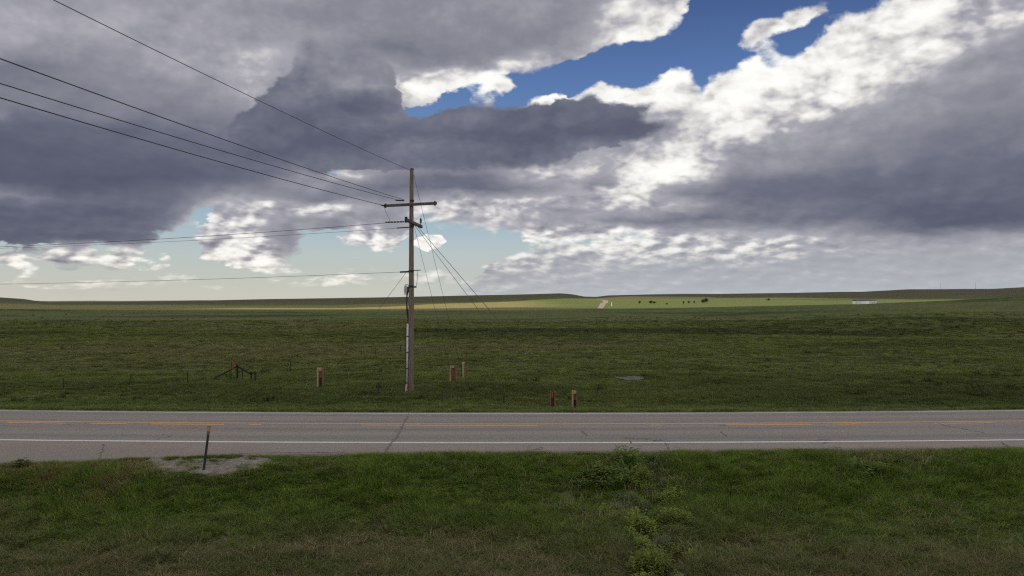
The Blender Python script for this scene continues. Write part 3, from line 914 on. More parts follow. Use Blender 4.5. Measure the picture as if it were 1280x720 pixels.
def build_road():
    xs = road_samples()
    rows = []
    t = np.linspace(0, 1, 30)
    jn = 0.16 * fbm(xs * 0.8, xs * 0 + 1, 5) + 0.10 * fbm(xs * 3.0, xs * 0 + 4, 3)
    jf = 0.07 * fbm(xs * 1.2, xs * 0 + 8, 5)
    ne = near_edge(xs) + jn
    fe = FAR_EDGE + jf
    V = ne[:, None] + (fe - ne)[:, None] * t[None, :]
    # skirts down into the ground at both edges
    V = np.concatenate([V[:, :1] - 0.03, V, V[:, -1:] + 0.03], 1)
    Z = np.where(V < 27.7, crown_z(27.7) + (V - 27.7) * 0.012, crown_z(V)) + 0.004 * fbm(xs[:, None] * 0.6, V * 1.5, 3)
    Z[:, 0] = -0.25; Z[:, -1] = -0.25
    X = np.repeat(xs[:, None], V.shape[1], 1)
    Y = V + road_off(X)
    vv = np.stack([X, Y, Z], -1).reshape(-1, 3)
    me = np_mesh('road', vv, grid_quads(len(xs), V.shape[1]), M['asphalt'])
    road = bpy.data.objects.new('road', me)
    COL.objects.link(road)
    tag(road, kind='structure')

    def rz(v, x=0.0):
        z = np.where(v < 27.7, crown_z(27.7) + (v - 27.7) * 0.012, crown_z(v))
        return z + 0.004 * fbm(np.asarray(x) * 0.6, v * 1.5, 3)

    def stripe(name, v0, w, m, x0=-420, x1=420, lab=None, lift=0.006):
        q = xs[(xs >= x0) & (xs <= x1)]
        a = v0 - w / 2 + 0.012 * fbm(q * 2.0, q * 0 + v0, 3)
        b = v0 + w / 2 + 0.012 * fbm(q * 2.0, q * 0 + v0 + 3, 3)
        X = np.stack([q, q], 1); Vv = np.stack([a, b], 1)
        Zz = rz(Vv, X) + lift
        me = np_mesh(name, np.stack([X, Vv + road_off(X), Zz], -1).reshape(-1, 3), grid_quads(len(q), 2), m)
        o = bpy.data.objects.new(name, me)
        COL.objects.link(o)
        o.parent = road
        if lab: o['label'] = lab
        return o
    stripe('edge_line', 28.42, 0.19, M['white'], lab='bright white edge line on the near side')
    stripe('edge_line', 35.62, 0.22, M['white_old'], lab='dull white edge line on the far side')
    stripe('centre_line', 32.36, 0.22, M['yellow'])
    for x0, x1 in [(-60, -26), (-24.5, -22.2), (-20.8, -18.0), (-17.2, -15.4), (-14.8, -11.2), (-10.6, -9.9), (-9.3, -8.6), (-6.2, 1.0), (1.6, 2.4),
                   (3.1, 3.6), (5.2, 6.0), (8.2, 12.0), (13.0, 14.2), (15.2, 15.9), (17.0, 19.5), (22, 60)]:
        stripe('centre_line', 31.98, 0.22, M['yellow_old'], x0, x1)

    def crack(pts, w, seed):
        rnd = random.Random(seed)
        P = []
        for i in range(len(pts) - 1):
            for k in range(8):
                t = k / 8
                P.append((pts[i][0] * (1 - t) + pts[i + 1][0] * t + rnd.uniform(-.05, .05), pts[i][1] * (1 - t) + pts[i + 1][1] * t + rnd.uniform(-.03, .03)))
        P.append(pts[-1])
        b = MB()
        vs, fs = [], []
        for i, (x, v) in enumerate(P):
            q = P[min(i + 1, len(P) - 1)]; p = P[max(i - 1, 0)]
            d = Vector((q[0] - p[0], q[1] - p[1])).normalized()
            ww = 0.7 * w * rnd.uniform(0.4, 1.2)
            for sgn in (-1, 1):
                xx, v2 = x - d.y * ww * sgn, v + d.x * ww * sgn
                vs.append((xx, v2 + float(road_off(xx)), float(rz(np.array(v2), xx)) + 0.012))
            if i:
                fs.append((2 * i - 2, 2 * i, 2 * i + 1, 2 * i - 1))
        b.add(vs, fs).build('crack', M['crack'], road)

    def rp(px, row):
        D = 5.05 * F / (row - YH)
        x = (px - 640) / F * D
        return (x, D - float(road_off(x)))
    crack([rp(510, 520), rp(504, 531), rp(499, 543), rp(489, 552), rp(482, 563)], 0.05, 1)
    crack([rp(131, 553), rp(129, 561), rp(126, 571)], 0.025, 2)
    crack([rp(728, 539), rp(733, 544)], 0.05, 3)
    crack([rp(832, 552), rp(836, 559)], 0.04, 4)
    crack([rp(1250, 551), rp(1262, 558)], 0.055, 5)
    crack([rp(900, 539), rp(908, 545)], 0.04, 6)
    crack([rp(1170, 529), rp(1190, 534), rp(1230, 541)], 0.03, 7)
    # long broken seam where the pavement was widened
    crack([rp(-30, 577), rp(30, 577), rp(75, 576), rp(110, 573), rp(150, 571)], 0.05, 8)
    crack([rp(250, 567), rp(300, 564), rp(350, 563), rp(430, 562.5)], 0.03, 9)
    crack([rp(650, 563), rp(700, 562.5)], 0.05, 10)
    return road


build_road()


# ------------------------------------------------------------------ gravel patch, bare clay bank, gravel road far off
def sheet(name, fn_mask, x0, x1, y0, y1, n, lift, m, lab=None, kind='structure'):
    xs = np.linspace(x0, x1, n); ys = np.linspace(y0, y1, n)
    X, Y = np.meshgrid(xs, ys)
    Z = height(X, Y) + lift
    q = grid_quads(n, n)
    cx = X.ravel()[q].mean(1); cy = Y.ravel()[q].mean(1)
    keep = fn_mask(cx, cy)
    me = np_mesh(name, np.stack([X, Y, Z], -1).reshape(-1, 3), q[keep], m)
    o = bpy.data.objects.new(name, me)
    COL.objects.link(o)
    tag(o, kind=kind)
    return o


sheet('gravel_patch', lambda x, y: in_patch(x, y) & (y < near_edge(x) + road_off(x) + 0.1), -12.6, -6.6, 23.6, 27.2, 70, 0.012, M['gravel'])
cb = gp(787, 474)
sheet('bare_clay', lambda x, y: ((x - cb.x) / 1.05) ** 2 + ((y - cb.y) / 1.5) ** 2 + fbm(x * 1.5, y * 0.8, 3) * 0.9 < 0.85,
      cb.x - 2.5, cb.x + 2.5, cb.y - 3, cb.y + 3, 50, 0.10, M['clay'])


def far_path(name, pts, widths, m):
    P = [gp(px, row) for px, row in pts]
    L, R = [], []
    vs, fs = [], []
    n = 0
    for i in range(len(P) - 1):
        for k in range(10):
            t = k / 10
            p = P[i].lerp(P[i + 1], t)
            w = widths[i] * (1 - t) + widths[i + 1] * t
            d = (P[i + 1] - P[i]).normalized()
            nrm = Vector((d.y, -d.x, 0)).normalized()
            for j in range(5):
                q = p + nrm * (j / 4 - 0.5) * w
                vs.append((q.x, q.y, float(height(q.x, q.y)) + 0.25))
            n += 1
    q = grid_quads(n, 5)
    me = np_mesh(name, np.array(vs), q, m)
    o = bpy.data.objects.new(name, me)
    COL.objects.link(o)
    tag(o, kind='structure')


far_path('gravel_road', [(748.5, 386.4), (753, 381.5), (757, 377.5), (757, 376.0), (751, 375.0), (742, 374.6)], [4.5, 6, 7, 8, 8, 6], M['gravel_road'])


# ------------------------------------------------------------------ clouds overhead that shade the range and the hills
def cloud_body(x0, x1, y0, y1, z, thick, edge_hi, edge_lo, seed):
    nx, ny = 90, 60
    xs = np.linspace(x0, x1, nx)
    U = np.linspace(0, 1, ny)
    lo = np.array([edge_lo(x) for x in xs]); hi = np.array([edge_hi(x) for x in xs])
    X = np.repeat(xs[None, :], ny, 0)
    Y = lo[None, :] + (hi - lo)[None, :] * U[:, None]
    ex = np.minimum(np.linspace(0, 1, nx), np.linspace(1, 0, nx))[None, :] * 8
    ey = np.minimum(U, 1 - U)[:, None] * 8
    prof = np.sqrt(np.clip(np.minimum(ex, 1) * np.minimum(ey, 1), 0, 1))
    bump = fbm(X / 260 + seed, Y / 260, 5)
    top = z + prof * thick * (1 + 1.1 * bump)
    bot = z - prof * thick * 0.25 * (1 + 0.8 * fbm(X / 200 + seed, Y / 200 + 4, 4))
    v = np.concatenate([np.stack([X, Y, bot], -1).reshape(-1, 3), np.stack([X, Y, top], -1).reshape(-1, 3)])
    q = grid_quads(ny, nx)
    q = np.concatenate([q[:, ::-1], q + nx * ny])
    me = np_mesh('cloud', v, q, M['cloud'])
    o = bpy.data.objects.new('cloud', me)
    COL.objects.link(o)
    tag(o, kind='structure')


CZ = 1500.0
OX, OY = SUN_DIR.x / SUN_DIR.z * CZ, SUN_DIR.y / SUN_DIR.z * CZ
def wig(x, s, a):
    return a * float(fbm(np.array(x / 130.0 + s), np.array(s), 4))
cloud_body(-640 + OX, 640 + OX, -500 + OY, 640 + OY, CZ, 170,
           lambda x: 648 + OY + wig(x, 3.0, 22) + float(np.interp(x - OX, [-420, -300, 150, 260, 420], [60, 0, -5, -55, -95])), lambda x: -160 + OY + wig(x, 9.0, 80), 1.0)
cloud_body(-1350 + OX, 1350 + OX, 0, 0, CZ + 60, 220,
           lambda x: 1950 + OY + wig(x, 5.0, 120),
           lambda x: float(np.interp(x - OX, [-900, -420, -250, -120, 60, 200, 700, 1100], [560, 640, 820, 960, 1300, 1300, 1150, 1000])) + OY + 25 + wig(x, 2.0, 50), 4.0)


# ------------------------------------------------------------------ the utility pole
def sag_wire(a, b, sag, r, name, label, parent=None, n=40, mt='wire', cat='wire', group=None):
    a, b = Vector(a), Vector(b)
    pts = []
    for i in range(n + 1):
        t = i / n
        p = a.lerp(b, t)
        p.z -= 4 * sag * t * (1 - t)
        pts.append(p)
    o = MB().tube(pts, r, 6).build(name, M[mt], parent, smooth=True)
    return tag(o, label, cat, group)


def ray_point(px, row, z):
    """point of height z seen at a photo pixel"""
    D = (CAMZ - z) * F / (row - YH)
    return pp(px, row, D)


def build_pole():
    base = gp(513.0, 489.5)
    D = base.y
    bx, by, bz = base
    root = empty('utility_pole', base, label='tall weathered wooden utility pole with crossarm standing in the grass beyond the road', cat='utility pole')
    def L(px, row, d=0.0):
        return pp(px, row, D + d) - base
    top = L(514.8, 211.5)
    H = top.z
    rn = random.Random(3)
    pts, rr = [], []
    for i in range(30):
        t = i / 29
        z = -0.4 + (H + 0.4) * t
        pts.append(Vector((top.x * t + 0.02 * math.sin(t * 5), 0.0, z)))
        rr.append(0.205 * (1 - t) + 0.115 * t + rn.uniform(-.003, .003))
    MB().tube(pts, rr, 20).build('pole_shaft', M['pole'], root, smooth=True)
    MB().tube([(top.x, 0, H), (top.x, 0, H + 0.04), (top.x, 0, H + 0.09)], [0.125, 0.12, 0.04], 16).build('pole_cap', M['dark'], root)
    # main crossarm, braces, bolts
    zc = L(513, 256).z
    a = L(480.5, 257.6, 0.9); b = L(546, 254.4, -0.9)
    a.y += -0.22; b.y += -0.22
    MB().beam(a, b, 0.14, 0.17, 0.02).build('crossarm', M['arm'], root)
    for s in (-1, 1):
        p = a.lerp(b, 0.5 + s * 0.20)
    # hardware on arm ends
    for t in (0.03, 0.97):
        p = a.lerp(b, t)
        MB().box(p + Vector((0, 0, 0.0)), (0.09, 0.2, 0.26), None, 0.01).build('end_plate', M['dark'], root)
    # lower arm, set nearly square to the upper one
    c = L(507.5, 274.5, -1.3); d = L(527, 283.5, 1.0)
    c.x -= 0.0
    MB().beam(c, d, 0.15, 0.19, 0.02).build('crossarm', M['arm'], root)
    MB().box(c, (0.16, 0.2, 0.34), None, 0.02).build('end_plate', M['dark'], root)
    e = L(525.8, 281, 1.0)
    MB().tube([e, e + Vector((0, 0, 0.12)), e + Vector((0, 0, 0.14)), e + Vector((0, 0, 0.25)), e + Vector((0, 0, 0.27)), e + Vector((0, 0, 0.43))],
              [0.03, 0.03, 0.075, 0.06, 0.08, 0.035], 10).build('pin_insulator', M['porcelain'], root, smooth=False)
    # guy attachments and bands
    for row in (251, 283, 339, 358):
        z = L(513, row).z
        t = z / H
        r = 0.205 * (1 - t) + 0.115 * t + 0.012
        MB().tube([(top.x * t, 0, z - 0.07), (top.x * t, 0, z + 0.07)], r, 20).build('pole_band', M['dark'], root)
    # small brackets for the low line
    n0, n1 = L(500.5, 340.2), L(526, 337.8)
    n0.y = n1.y = -0.2
    MB().beam(n0, L(511, 339.6) * 1.0, 0.07, 0.10, 0.01).build('bracket', M['dark'], root)
    MB().beam(L(515, 338.2), n1, 0.04, 0.05, 0.005).build('bracket', M['dark'], root)
    MB().tube([L(521.5, 339), L(522, 347), L(520.5, 357)], 0.012, 6).build('jumper_wire', M['wire'], root)
    MB().box(L(519, 358.7), (0.16, 0.1, 0.10), None, 0.01).build('bracket', M['dark'], root)
    MB().tube([L(496, 285, -0.3), L(511, 284.0)], 0.035, 8).build('bracket', M['dark'], root)
    # cable terminations and the riser cable into its conduit
    k1 = MB()
    for dx in (506.2, 508.2):
        k1.tube([L(dx, 357), L(dx - 0.2, 362), L(dx, 369)], [0.045, 0.06, 0.03], 8)
    k1.build('cable_termination', M['conduit'], root)
    MB().tube([L(506.2, 356.6), L(507.5, 355.6), L(510.5, 356.2)], 0.022, 6).build('termination_bracket', M['dark'], root)
    MB().tube([L(509.0, 359), L(510.6, 361), L(509.6, 364.5), L(508.6, 370), L(508.4, 380), L(509.0, 388), L(509.6, 394), L(510.3, 400), L(510.4, 406)],
              [0.05, 0.07, 0.06, 0.045, 0.04, 0.06, 0.05, 0.045, 0.045], 8).build('riser_cable', M['dark'], root, smooth=True)
    MB().tube([L(512.2, 359), L(511.2, 363), L(512.4, 367)], 0.03, 6).build('riser_cable', M['dark'], root, smooth=True)
    f0, f1 = L(510.2, 404.5), L(509.2, 484)
    f0.y = f1.y = -0.24
    MB().tube([f1 - Vector((0, 0, 0.0)), f0], 0.062, 12).build('conduit', M['conduit'], root, smooth=True)
    for row in (420, 440, 460, 478):
        t = (row - 404.5) / (484 - 404.5)
        p = f0.lerp(f1, t)
        MB().tube([p - Vector((0, 0, .03)), p + Vector((0, 0, .03))], 0.075, 12).build('conduit_strap', M['dark'], root)
    # loose dark down-lead in front-left of the conduit
    MB().tube([f0 + Vector((-0.09, 0, 0)), f1 + Vector((-0.11, 0, -0.1))], 0.022, 6).build('ground_wire', M['dark'], root)
    g0 = Vector((f1.x + 0.02, -0.9, 0)); gz = float(height(bx + g0.x, by - 0.9)) - bz
    MB().tube([f1 + Vector((0, 0, 0.02)), Vector((f1.x + 0.01, -0.5, gz + .45)), Vector((f1.x + 0.03, -0.9, gz - 0.1))], [0.07, 0.06, 0.055], 10).build('sweep_elbow', M['pink'], root, smooth=True)
    wires(base, D)
    return root


def wires(base, D):
    # line over the road, towards and past the camera on the left
    W = [((513.5, 213, 0.0), (68, 0), 12.55, 'topmost thin wire running from the pole top to the upper left edge', 0.012),
         ((504.5, 249.5, -0.3), (0, 73), 10.35, 'upper of three thick wires from the crossarm running up to the left', 0.0145),
         ((500.0, 250.5, 0.2), (0, 104), 10.45, 'middle of three thick wires from the crossarm running up to the left', 0.0145),
         ((480.0, 256.8, 0.7), (0, 122), 10.60, 'lowest of three thick wires, fixed to the left end of the crossarm', 0.017)]
    for (px, row, dd), (ex, er), z, lab, r in W:
        a = pp(px, row, D + dd)
        m = ray_point(ex, er, z)
        far = a + (m - a) * 2.3
        # sag so that the wire still passes the same place at the frame edge
        t = 1 / 2.3
        s = 0.55
        far.z += 4 * s * t * (1 - t) / t
        sag_wire(a, far, s, r, 'power_wire', lab, group='wires from the pole over the road', n=60)
    for px0, row0, d0, ln in ((504.8, 250.6, -0.3, 0.55), (505.0, 277.0, -1.3, 1.15)):
        a = pp(px0, row0, D + d0)
        dr = Vector((-1, 0.15 if row0 > 260 else -0.6, -0.02)).normalized()
        pts = [a + dr * (ln * i / 12) for i in range(13)]
        rr = [0.028 if i % 2 else 0.058 for i in range(13)]
        o = MB().tube(pts, rr, 10).build('strain_insulator', M['porcelain'])
        tag(o, 'short dark ribbed insulator beside the pole above the crossarm' if row0 < 260 else 'long dark ribbed insulator at the lower crossarm, left of the pole', 'insulator', 'insulators on the pole')
    a = pp(482.5, 257.0, D + 0.7)
    o = MB().tube([a + Vector((-0.03 * i, -0.03 * i, 0)) for i in range(10)], [0.03 if i % 2 else 0.05 for i in range(10)], 10).build('strain_insulator', M['porcelain'])
    tag(o, 'small dark insulator at the left end of the main crossarm', 'insulator', 'insulators on the pole')
    # line along the road to the left
    B = [((483.5, 278.4, -1.1), (-40, 305), 9.2, 0.35, 'upper of two close wires leaving the lower crossarm to the left', 0.0145),
         ((497.0, 285.0, -0.4), (-40, 307.5), 9.1, 0.30, 'thin lower wire of the close pair leaving the pole to the left', 0.010),
         ((500.5, 340.0, 0.0), (-60, 352.6), 6.4, 0.25, 'low single wire running left across the whole view just above the hills', 0.012)]
    for (px, row, dd), (ex, er), z, s, lab, r in B:
        a = pp(px, row, D + dd)
        b = ray_point(ex, er, z)
        far = a + (b - a) * 1.4
        sag_wire(a, far, s, r, 'power_wire', lab, group='wires leaving the pole to the left', n=50)
    a = pp(506, 277, D - 1.2); b = pp(480, 258, D + 0.6); c = pp(488, 277.5, D - 1.0)
    o = MB().tube([b, b + Vector((0.1, 0, -0.35)), c + Vector((-0.1, 0, 0.25)), c], 0.010, 6).build('jumper_wire', M['wire'], smooth=True)
    tag(o, 'thin slack jumper hanging between the two crossarms left of the pole', 'wire')


GUARDS = []


def guard(px0, px1, row_top, row_base, label, style, lean=0.0):
    base = gp((px0 + px1) / 2, row_base)
    D = base.y
    w = (px1 - px0) / F * D
    h = (row_base - row_top) / F * D
    root = empty('guy_wire_guard', base, rz=0.0, label=label, cat='post', group='board guards around the guy wire anchors')
    t = w * 0.22
    def board(name, x, y, sx, sy, z0, z1, m):
        o = MB().beam((x, y, z0 - (0.15 if z0 == 0 else 0)), (x + lean * (z1 - z0), y, z1), sx, sy, min(sx, sy) * 0.15, up=Vector((0, 1, 0))).build(name, M[m], root)
        return o
    if style == 'open':           # two pale uprights with a rust-brown board between
        board('side_board', -w / 2 + t / 2, -0.05, t, 0.2, 0, h, 'tan')
        board('side_board', w / 2 - t / 2, -0.02, t * 0.8, 0.2, 0, h * 1.03, 'greywood')
        board('face_board', 0.0, 0.06, w - 2 * t, 0.05, 0, h * 0.97, 'rust')
        board('top_block', -w * 0.12, 0.0, w * 0.5, 0.12, h * 0.86, h * 0.98, 'tan')
    elif style == 'pale':
        board('side_board', -w * 0.05, -0.06, w * 0.5, 0.12, 0, h, 'tan')
        board('side_board', w * 0.36, 0.02, w * 0.26, 0.16, 0, h * 0.72, 'rust')
        board('side_board', -w * 0.42, 0.03, w * 0.18, 0.14, 0, h * 0.9, 'darkwood')
        board('top_block', 0.02, -0.02, w * 0.7, 0.16, h * 0.95, h * 1.04, 'tan')
    elif style == 'red':
        board('side_board', -w / 2 + t / 2, -0.04, t * 0.8, 0.18, 0, h, 'rust')
        board('side_board', w / 2 - t / 2, 0.0, t, 0.18, 0, h * 0.97, 'rust')
        board('face_board', 0.0, 0.05, w - 1.7 * t, 0.05, 0, h * 0.98, 'darkwood')
        board('face_board', -w * 0.08, 0.0, w * 0.4, 0.05, h * 0.6, h * 0.95, 'rust')
    elif style == 'slot':
        board('side_board', -w / 2 + t / 2, -0.04, t * 1.2, 0.2, 0, h, 'tan')
        board('side_board', w / 2 - t / 2, -0.02, t * 0.9, 0.2, 0, h * 0.98, 'greywood')
        board('face_board', 0.0, 0.07, w - 2 * t, 0.04, 0, h * 0.7, 'darkwood')
        board('face_board', 0.0, 0.02, w - 2.1 * t, 0.05, h * 0.5, h * 0.82, 'rust')
        board('top_block', 0.0, -0.01, w - 2.1 * t, 0.16, h * 0.82, h * 0.99, 'tan')
    GUARDS.append(base)
    return base, h


def guys(D):
    A = [((516.5, 216, 0.2), 'red0', 0)]
    g1, h1 = guard(562.4, 571.2, 457, 478.5, 'wide guard of two pale boards around a rust brown board, right of the pole', 'open')
    g2, h2 = guard(576.4, 582.0, 453.5, 473, 'slim pale board guard just right of the wide brown one beyond the pole', 'pale')
    g3, h3 = guard(687.4, 694.2, 488.5, 511.5, 'reddish brown board guard near the road edge, left of the pale one', 'red')
    g4, h4 = guard(714.8, 721.4, 488, 511.5, 'pale board guard with a dark slot near the road edge, rightmost of all', 'slot')
    g5, h5 = guard(397.2, 405.0, 459.5, 485, 'tan board guard standing alone left of the utility pole', 'slot')
    S = [((516.2, 216, 0), g2, 'long thin guy wire from the pole top down to the slim pale guard', 0.011),
         ((518.0, 285, 0), g1, 'steep thin guy wire from the lower crossarm to the wide brown guard', 0.011),
         ((518.0, 281.5, 0), g3, 'left of the two thick slanting guy wires right of the pole', 0.013),
         ((519.0, 280.0, 0), g4, 'right of the two thick slanting guy wires right of the pole', 0.015),
         ((508.5, 339.5, 0), g5, 'short guy wire slanting down left from the low bracket on the pole', 0.011)]
    for (px, row, d), g, lab, r in S:
        a = pp(px, row, D + d)
        b = Vector((g.x, g.y, g.z + 0.05))
        o = MB().tube([a, a.lerp(b, 0.5), b], r, 6).build('guy_wire', M['guy'], smooth=True)
        tag(o, lab, 'guy wire', 'guy wires of the pole')


pole = build_pole()
guys(pole.location.y)


# ------------------------------------------------------------------ range fence beyond the road
def build_fence():
    posts = [(80, 488, 472, 0), (161, 482, 467.5, 4), (235, 480.5, 464, 0), (320, 480, 464, 0), (363, 464.5, 448.5, 0.5), (473, 493.5, 478, 0), (553, 503.5, 488.5, 0),
             (630, 508.5, 493.5, 0)]
    b0 = gp(posts[0][0], posts[0][1])
    root = empty('range_fence', b0, label='thin steel post and wire fence crossing the grass beyond the road', cat='fence')
    tops = []
    for px, rb, rt, lean in posts:
        b = gp(px, rb)
        h = (rb - rt) / F * b.y
        t = Vector((b.x + lean / F * b.y, b.y, b.z + h))
        m = MB()
        up = Vector((0, 1, 0))
        m.beam(b - root.location - Vector((0, 0, .2)), t - root.location, 0.075, 0.014, up=up)
        m.beam(b - root.location + Vector((0, 0.028, -.2)), t - root.location + Vector((0, 0.028, 0)), 0.014, 0.04, up=up)
        m.build('fence_post', M['steelpost'], root)
        tops.append((b, t))
    for grp in ([0, 1, 2, 3], [5, 6, 7]):
        for k in (0.35, 0.6, 0.9):
            m = MB()
            for i, j in zip(grp[:-1], grp[1:]):
                p = tops[i][0].lerp(tops[i][1], k) - root.location
                q = tops[j][0].lerp(tops[j][1], k) - root.location
                mid = (p + q) / 2 - Vector((0, 0, 0.05))
                m.tube([p, mid, q], 0.0035, 4)
            m.build('fence_wire', M['wire'], root)
    for px, rt, rb, lean, lab in [(499.5, 431.5, 440.5, 2.0, 'short leaning fence post in the field just left of the utility pole'),
                                  (469, 438, 444, 0.8, 'tiny dark post far out in the field left of the pole, right of its twin'),
                                  (451, 438.5, 444.5, 0.8, 'tiny dark post far out in the field, left of its twin')]:
        b = gp(px, rb)
        h = (rb - rt) / F * b.y
        o = MB().beam(b - Vector((0, 0, .2)), b + Vector((lean / F * b.y, 0, h)), 0.09, 0.09, 0.012, up=Vector((0, 1, 0))).build('old_fence_post', M['fencewood'])
        tag(o, lab, 'post')


build_fence()


def build_brace():
    b = gp(297, 477)
    D = b.y
    root = empty('fence_brace', b, label='dark fence corner brace with rails slanting down on both sides of a middle post', cat='fence brace')
    def L(px, row, d=0.0):
        return pp(px, row, D + d) - b
    r = 0.075
    MB().tube([L(297, 479), L(297, 455.0)], [r, r * .9], 8).build('middle_post', M['fencewood'], root)
    MB().tube([L(296.5, 458), L(262, 476)], 0.045, 8).build('brace_rail', M['fencewood'], root)
    MB().tube([L(297.5, 458), L(314, 467.5)], 0.055, 8).build('brace_rail', M['fencewood'], root)
    MB().tube([L(254, 481), L(254, 472)], r, 8).build('end_post', M['fencewood'], root)
    MB().tube([L(314.5, 480), L(314.5, 464)], r * .7, 8).build('end_post', M['fencewood'], root)
    MB().tube([L(319.5, 481), L(319.5, 464)], r * .9, 8).build('end_post', M['fencewood'], root)
    MB().tube([L(303.5, 477), L(303.5, 461)], r * .4, 6).build('end_post', M['fencewood'], root)
    MB().beam(L(312.5, 466.8), L(320.5, 466.2), 0.05, 0.07, 0.008).build('brace_rail', M['fencewood'], root)
    MB().tube([L(288, 478), L(288, 462)], r * .35, 6).build('end_post', M['fencewood'], root)
    m = empty('marker_flag', gp(290, 477.2), label='small faded red marker flag beside the fence brace', cat='flag')
    m0 = m.location
    def K(px, row):
        return pp(px, row, m0.y) - m0
    MB().tube([K(289.6, 479), K(289.6, 452)], 0.015, 6).build('flag_stick', M['fencewood'], m)
    vs = [K(289.3, 451), K(291.3, 452), K(293.6, 458.5), K(291.0, 461.4), K(288.8, 461.0), K(288.9, 455)]
    bk = [v + Vector((0.02, 0.05, 0)) for v in vs]
    n = len(vs)
    MB().add(vs + bk, [tuple(range(n)), tuple(range(2 * n - 1, n - 1, -1))] + [(i, (i + 1) % n, n + (i + 1) % n, n + i) for i in range(n)]).build('flag_cloth', M['red'], m)


build_brace()


def rock(px, row, wpx, label):
    b = gp(px, row)
    s = wpx / F * b.y / 2
    rn = random.Random(int(px * 7 + row))
    import bmesh
    bm = bmesh.new()
    bmesh.ops.create_icosphere(bm, subdivisions=2, radius=1)
    for v in bm.verts:
        k = 1 + rn.uniform(-.22, .22)
        v.co = Vector((v.co.x * s * k, v.co.y * s * k * 0.8, max(v.co.z, -.3) * s * 0.45 * k))
    me = bpy.data.meshes.new('rock')
    bm.to_mesh(me); bm.free()
    me.materials.append(M['stone'])
    o = bpy.data.objects.new('rock', me)
    o.location = b + Vector((0, 0, 0.06))
    COL.objects.link(o)
    tag(o, label, 'rock', 'pale rocks in the grass')


for a in [(306, 484, 5, 'pale flat rock below the middle of the fence brace'), (324, 486, 7, 'pale flat rock below the right end of the fence brace'),
          (256, 482, 5, 'pale rock at the left end of the fence brace'), (303, 444, 5, 'small pale rock up the slope above the fence brace'),
          (614, 501, 4, 'small whitish rock near the road, left of the nearest steel fence post'), (658, 442.5, 4, 'middle one of three small pale rocks far out in the field'),
          (646, 441, 4, 'left one of three small pale rocks far out in the field'), (665, 442.6, 4, 'right one of three small pale rocks far out in the field')]:
    rock(*a)


# ------------------------------------------------------------------ delineator post at the pavement edge
def build_delineator():
    b = gp(255.5, 587.5)
    D = b.y
    root = empty('delineator_post', b, label='leaning dark steel delineator post with amber reflector on the gravel by the road', cat='delineator')
    t = pp(262.3, 532.5, D) - b
    d = t.normalized()
    m = MB()
    m.beam(-d * 0.25, t, 0.055, 0.01, up=Vector((0, 1, 0)))
    s1 = Vector((0.028, 0.014, 0)); s2 = Vector((-0.028, 0.014, 0))
    m.beam(-d * 0.25 + s1, t + s1, 0.008, 0.036, up=Vector((0, 1, 0)))
    m.beam(-d * 0.25 + s2, t + s2, 0.008, 0.036, up=Vector((0, 1, 0)))
    m.build('steel_channel', M['steelpost'], root)
    a = t - d * 0.26 + Vector((0, -0.016, 0))
    MB().beam(a, t + Vector((0, -0.016, 0)) + d * 0.01, 0.088, 0.008, 0.004, up=Vector((0, 1, 0))).build('reflector_plate', M['plate'], root)
    a = t - d * 0.155 + Vector((0, -0.024, 0))
    MB().beam(a, t + Vector((0, -0.024, 0)) - d * 0.015, 0.078, 0.008, 0.003, up=Vector((0, 1, 0))).build('reflector', M['reflector'], root)
    for k in (0.2, 0.06):
        q = t - d * k + Vector((0, -0.032, 0))
        MB().tube([q, q + Vector((0, -0.008, 0))], 0.008, 6).build('bolt', M['conduit'], root)


build_delineator()


# ------------------------------------------------------------------ far buildings, poles, trees
def build_shed():
    b = gp(1083, 380.4)
    D = max(b.y, 600)
    D = 690.0
    x0, x1 = (1071.5 - 640) / F * D, (1095.5 - 640) / F * D
    w = x1 - x0
    z = CAMZ - (379.6 - YH) / F * D
    root = empty('long_shed', ((x0 + x1) / 2, D, z), label='long low white building with dark roof far off on the right', cat='building')
    h = 4.2 / F * D
    m = MB().box((0, 5, h / 2 - 1.0), (w, 9, h + 2.0)); m.build('wall', M['shed'], root)
    MB().box((w / 2 - 2.0, 0.4, h / 2 - 0.6), (4.2, 0.5, h + 1.2)).build('end_wall', M['shedend'], root)
    r = MB()
    e = 0.5
    r.add([(-w / 2 - e, 0.1, h), (w / 2 + e, 0.1, h), (w / 2 + e, 5, h + 0.5), (-w / 2 - e, 5, h + 0.5), (-w / 2 - e, 9.9, h), (w / 2 + e, 9.9, h),
           (-w / 2 - e, 0.1, h - .25), (w / 2 + e, 0.1, h - .25), (w / 2 + e, 9.9, h - .25), (-w / 2 - e, 9.9, h - .25)],
          [(0, 1, 2, 3), (3, 2, 5, 4), (6, 9, 8, 7), (0, 6, 7, 1), (4, 5, 8, 9), (0, 3, 4, 9, 6), (1, 7, 8, 5, 2)])
    r.build('roof', M['roof'], root)
    f = MB().box((w / 2 - 2.0, 0.1, h * 0.55), (1.2, 0.16, 0.9)).build('window', M['shed'], root)
    MB().box((w / 2 - 2.0, 0.0, h * 0.55), (1.0, 0.08, 0.7)).build('pane', M['glass'], f)
    MB().box((w / 2 - 5.2, 0.44, h * 0.3), (1.2, 0.16, 2.1)).build('door', M['shedend'], root)


build_shed()


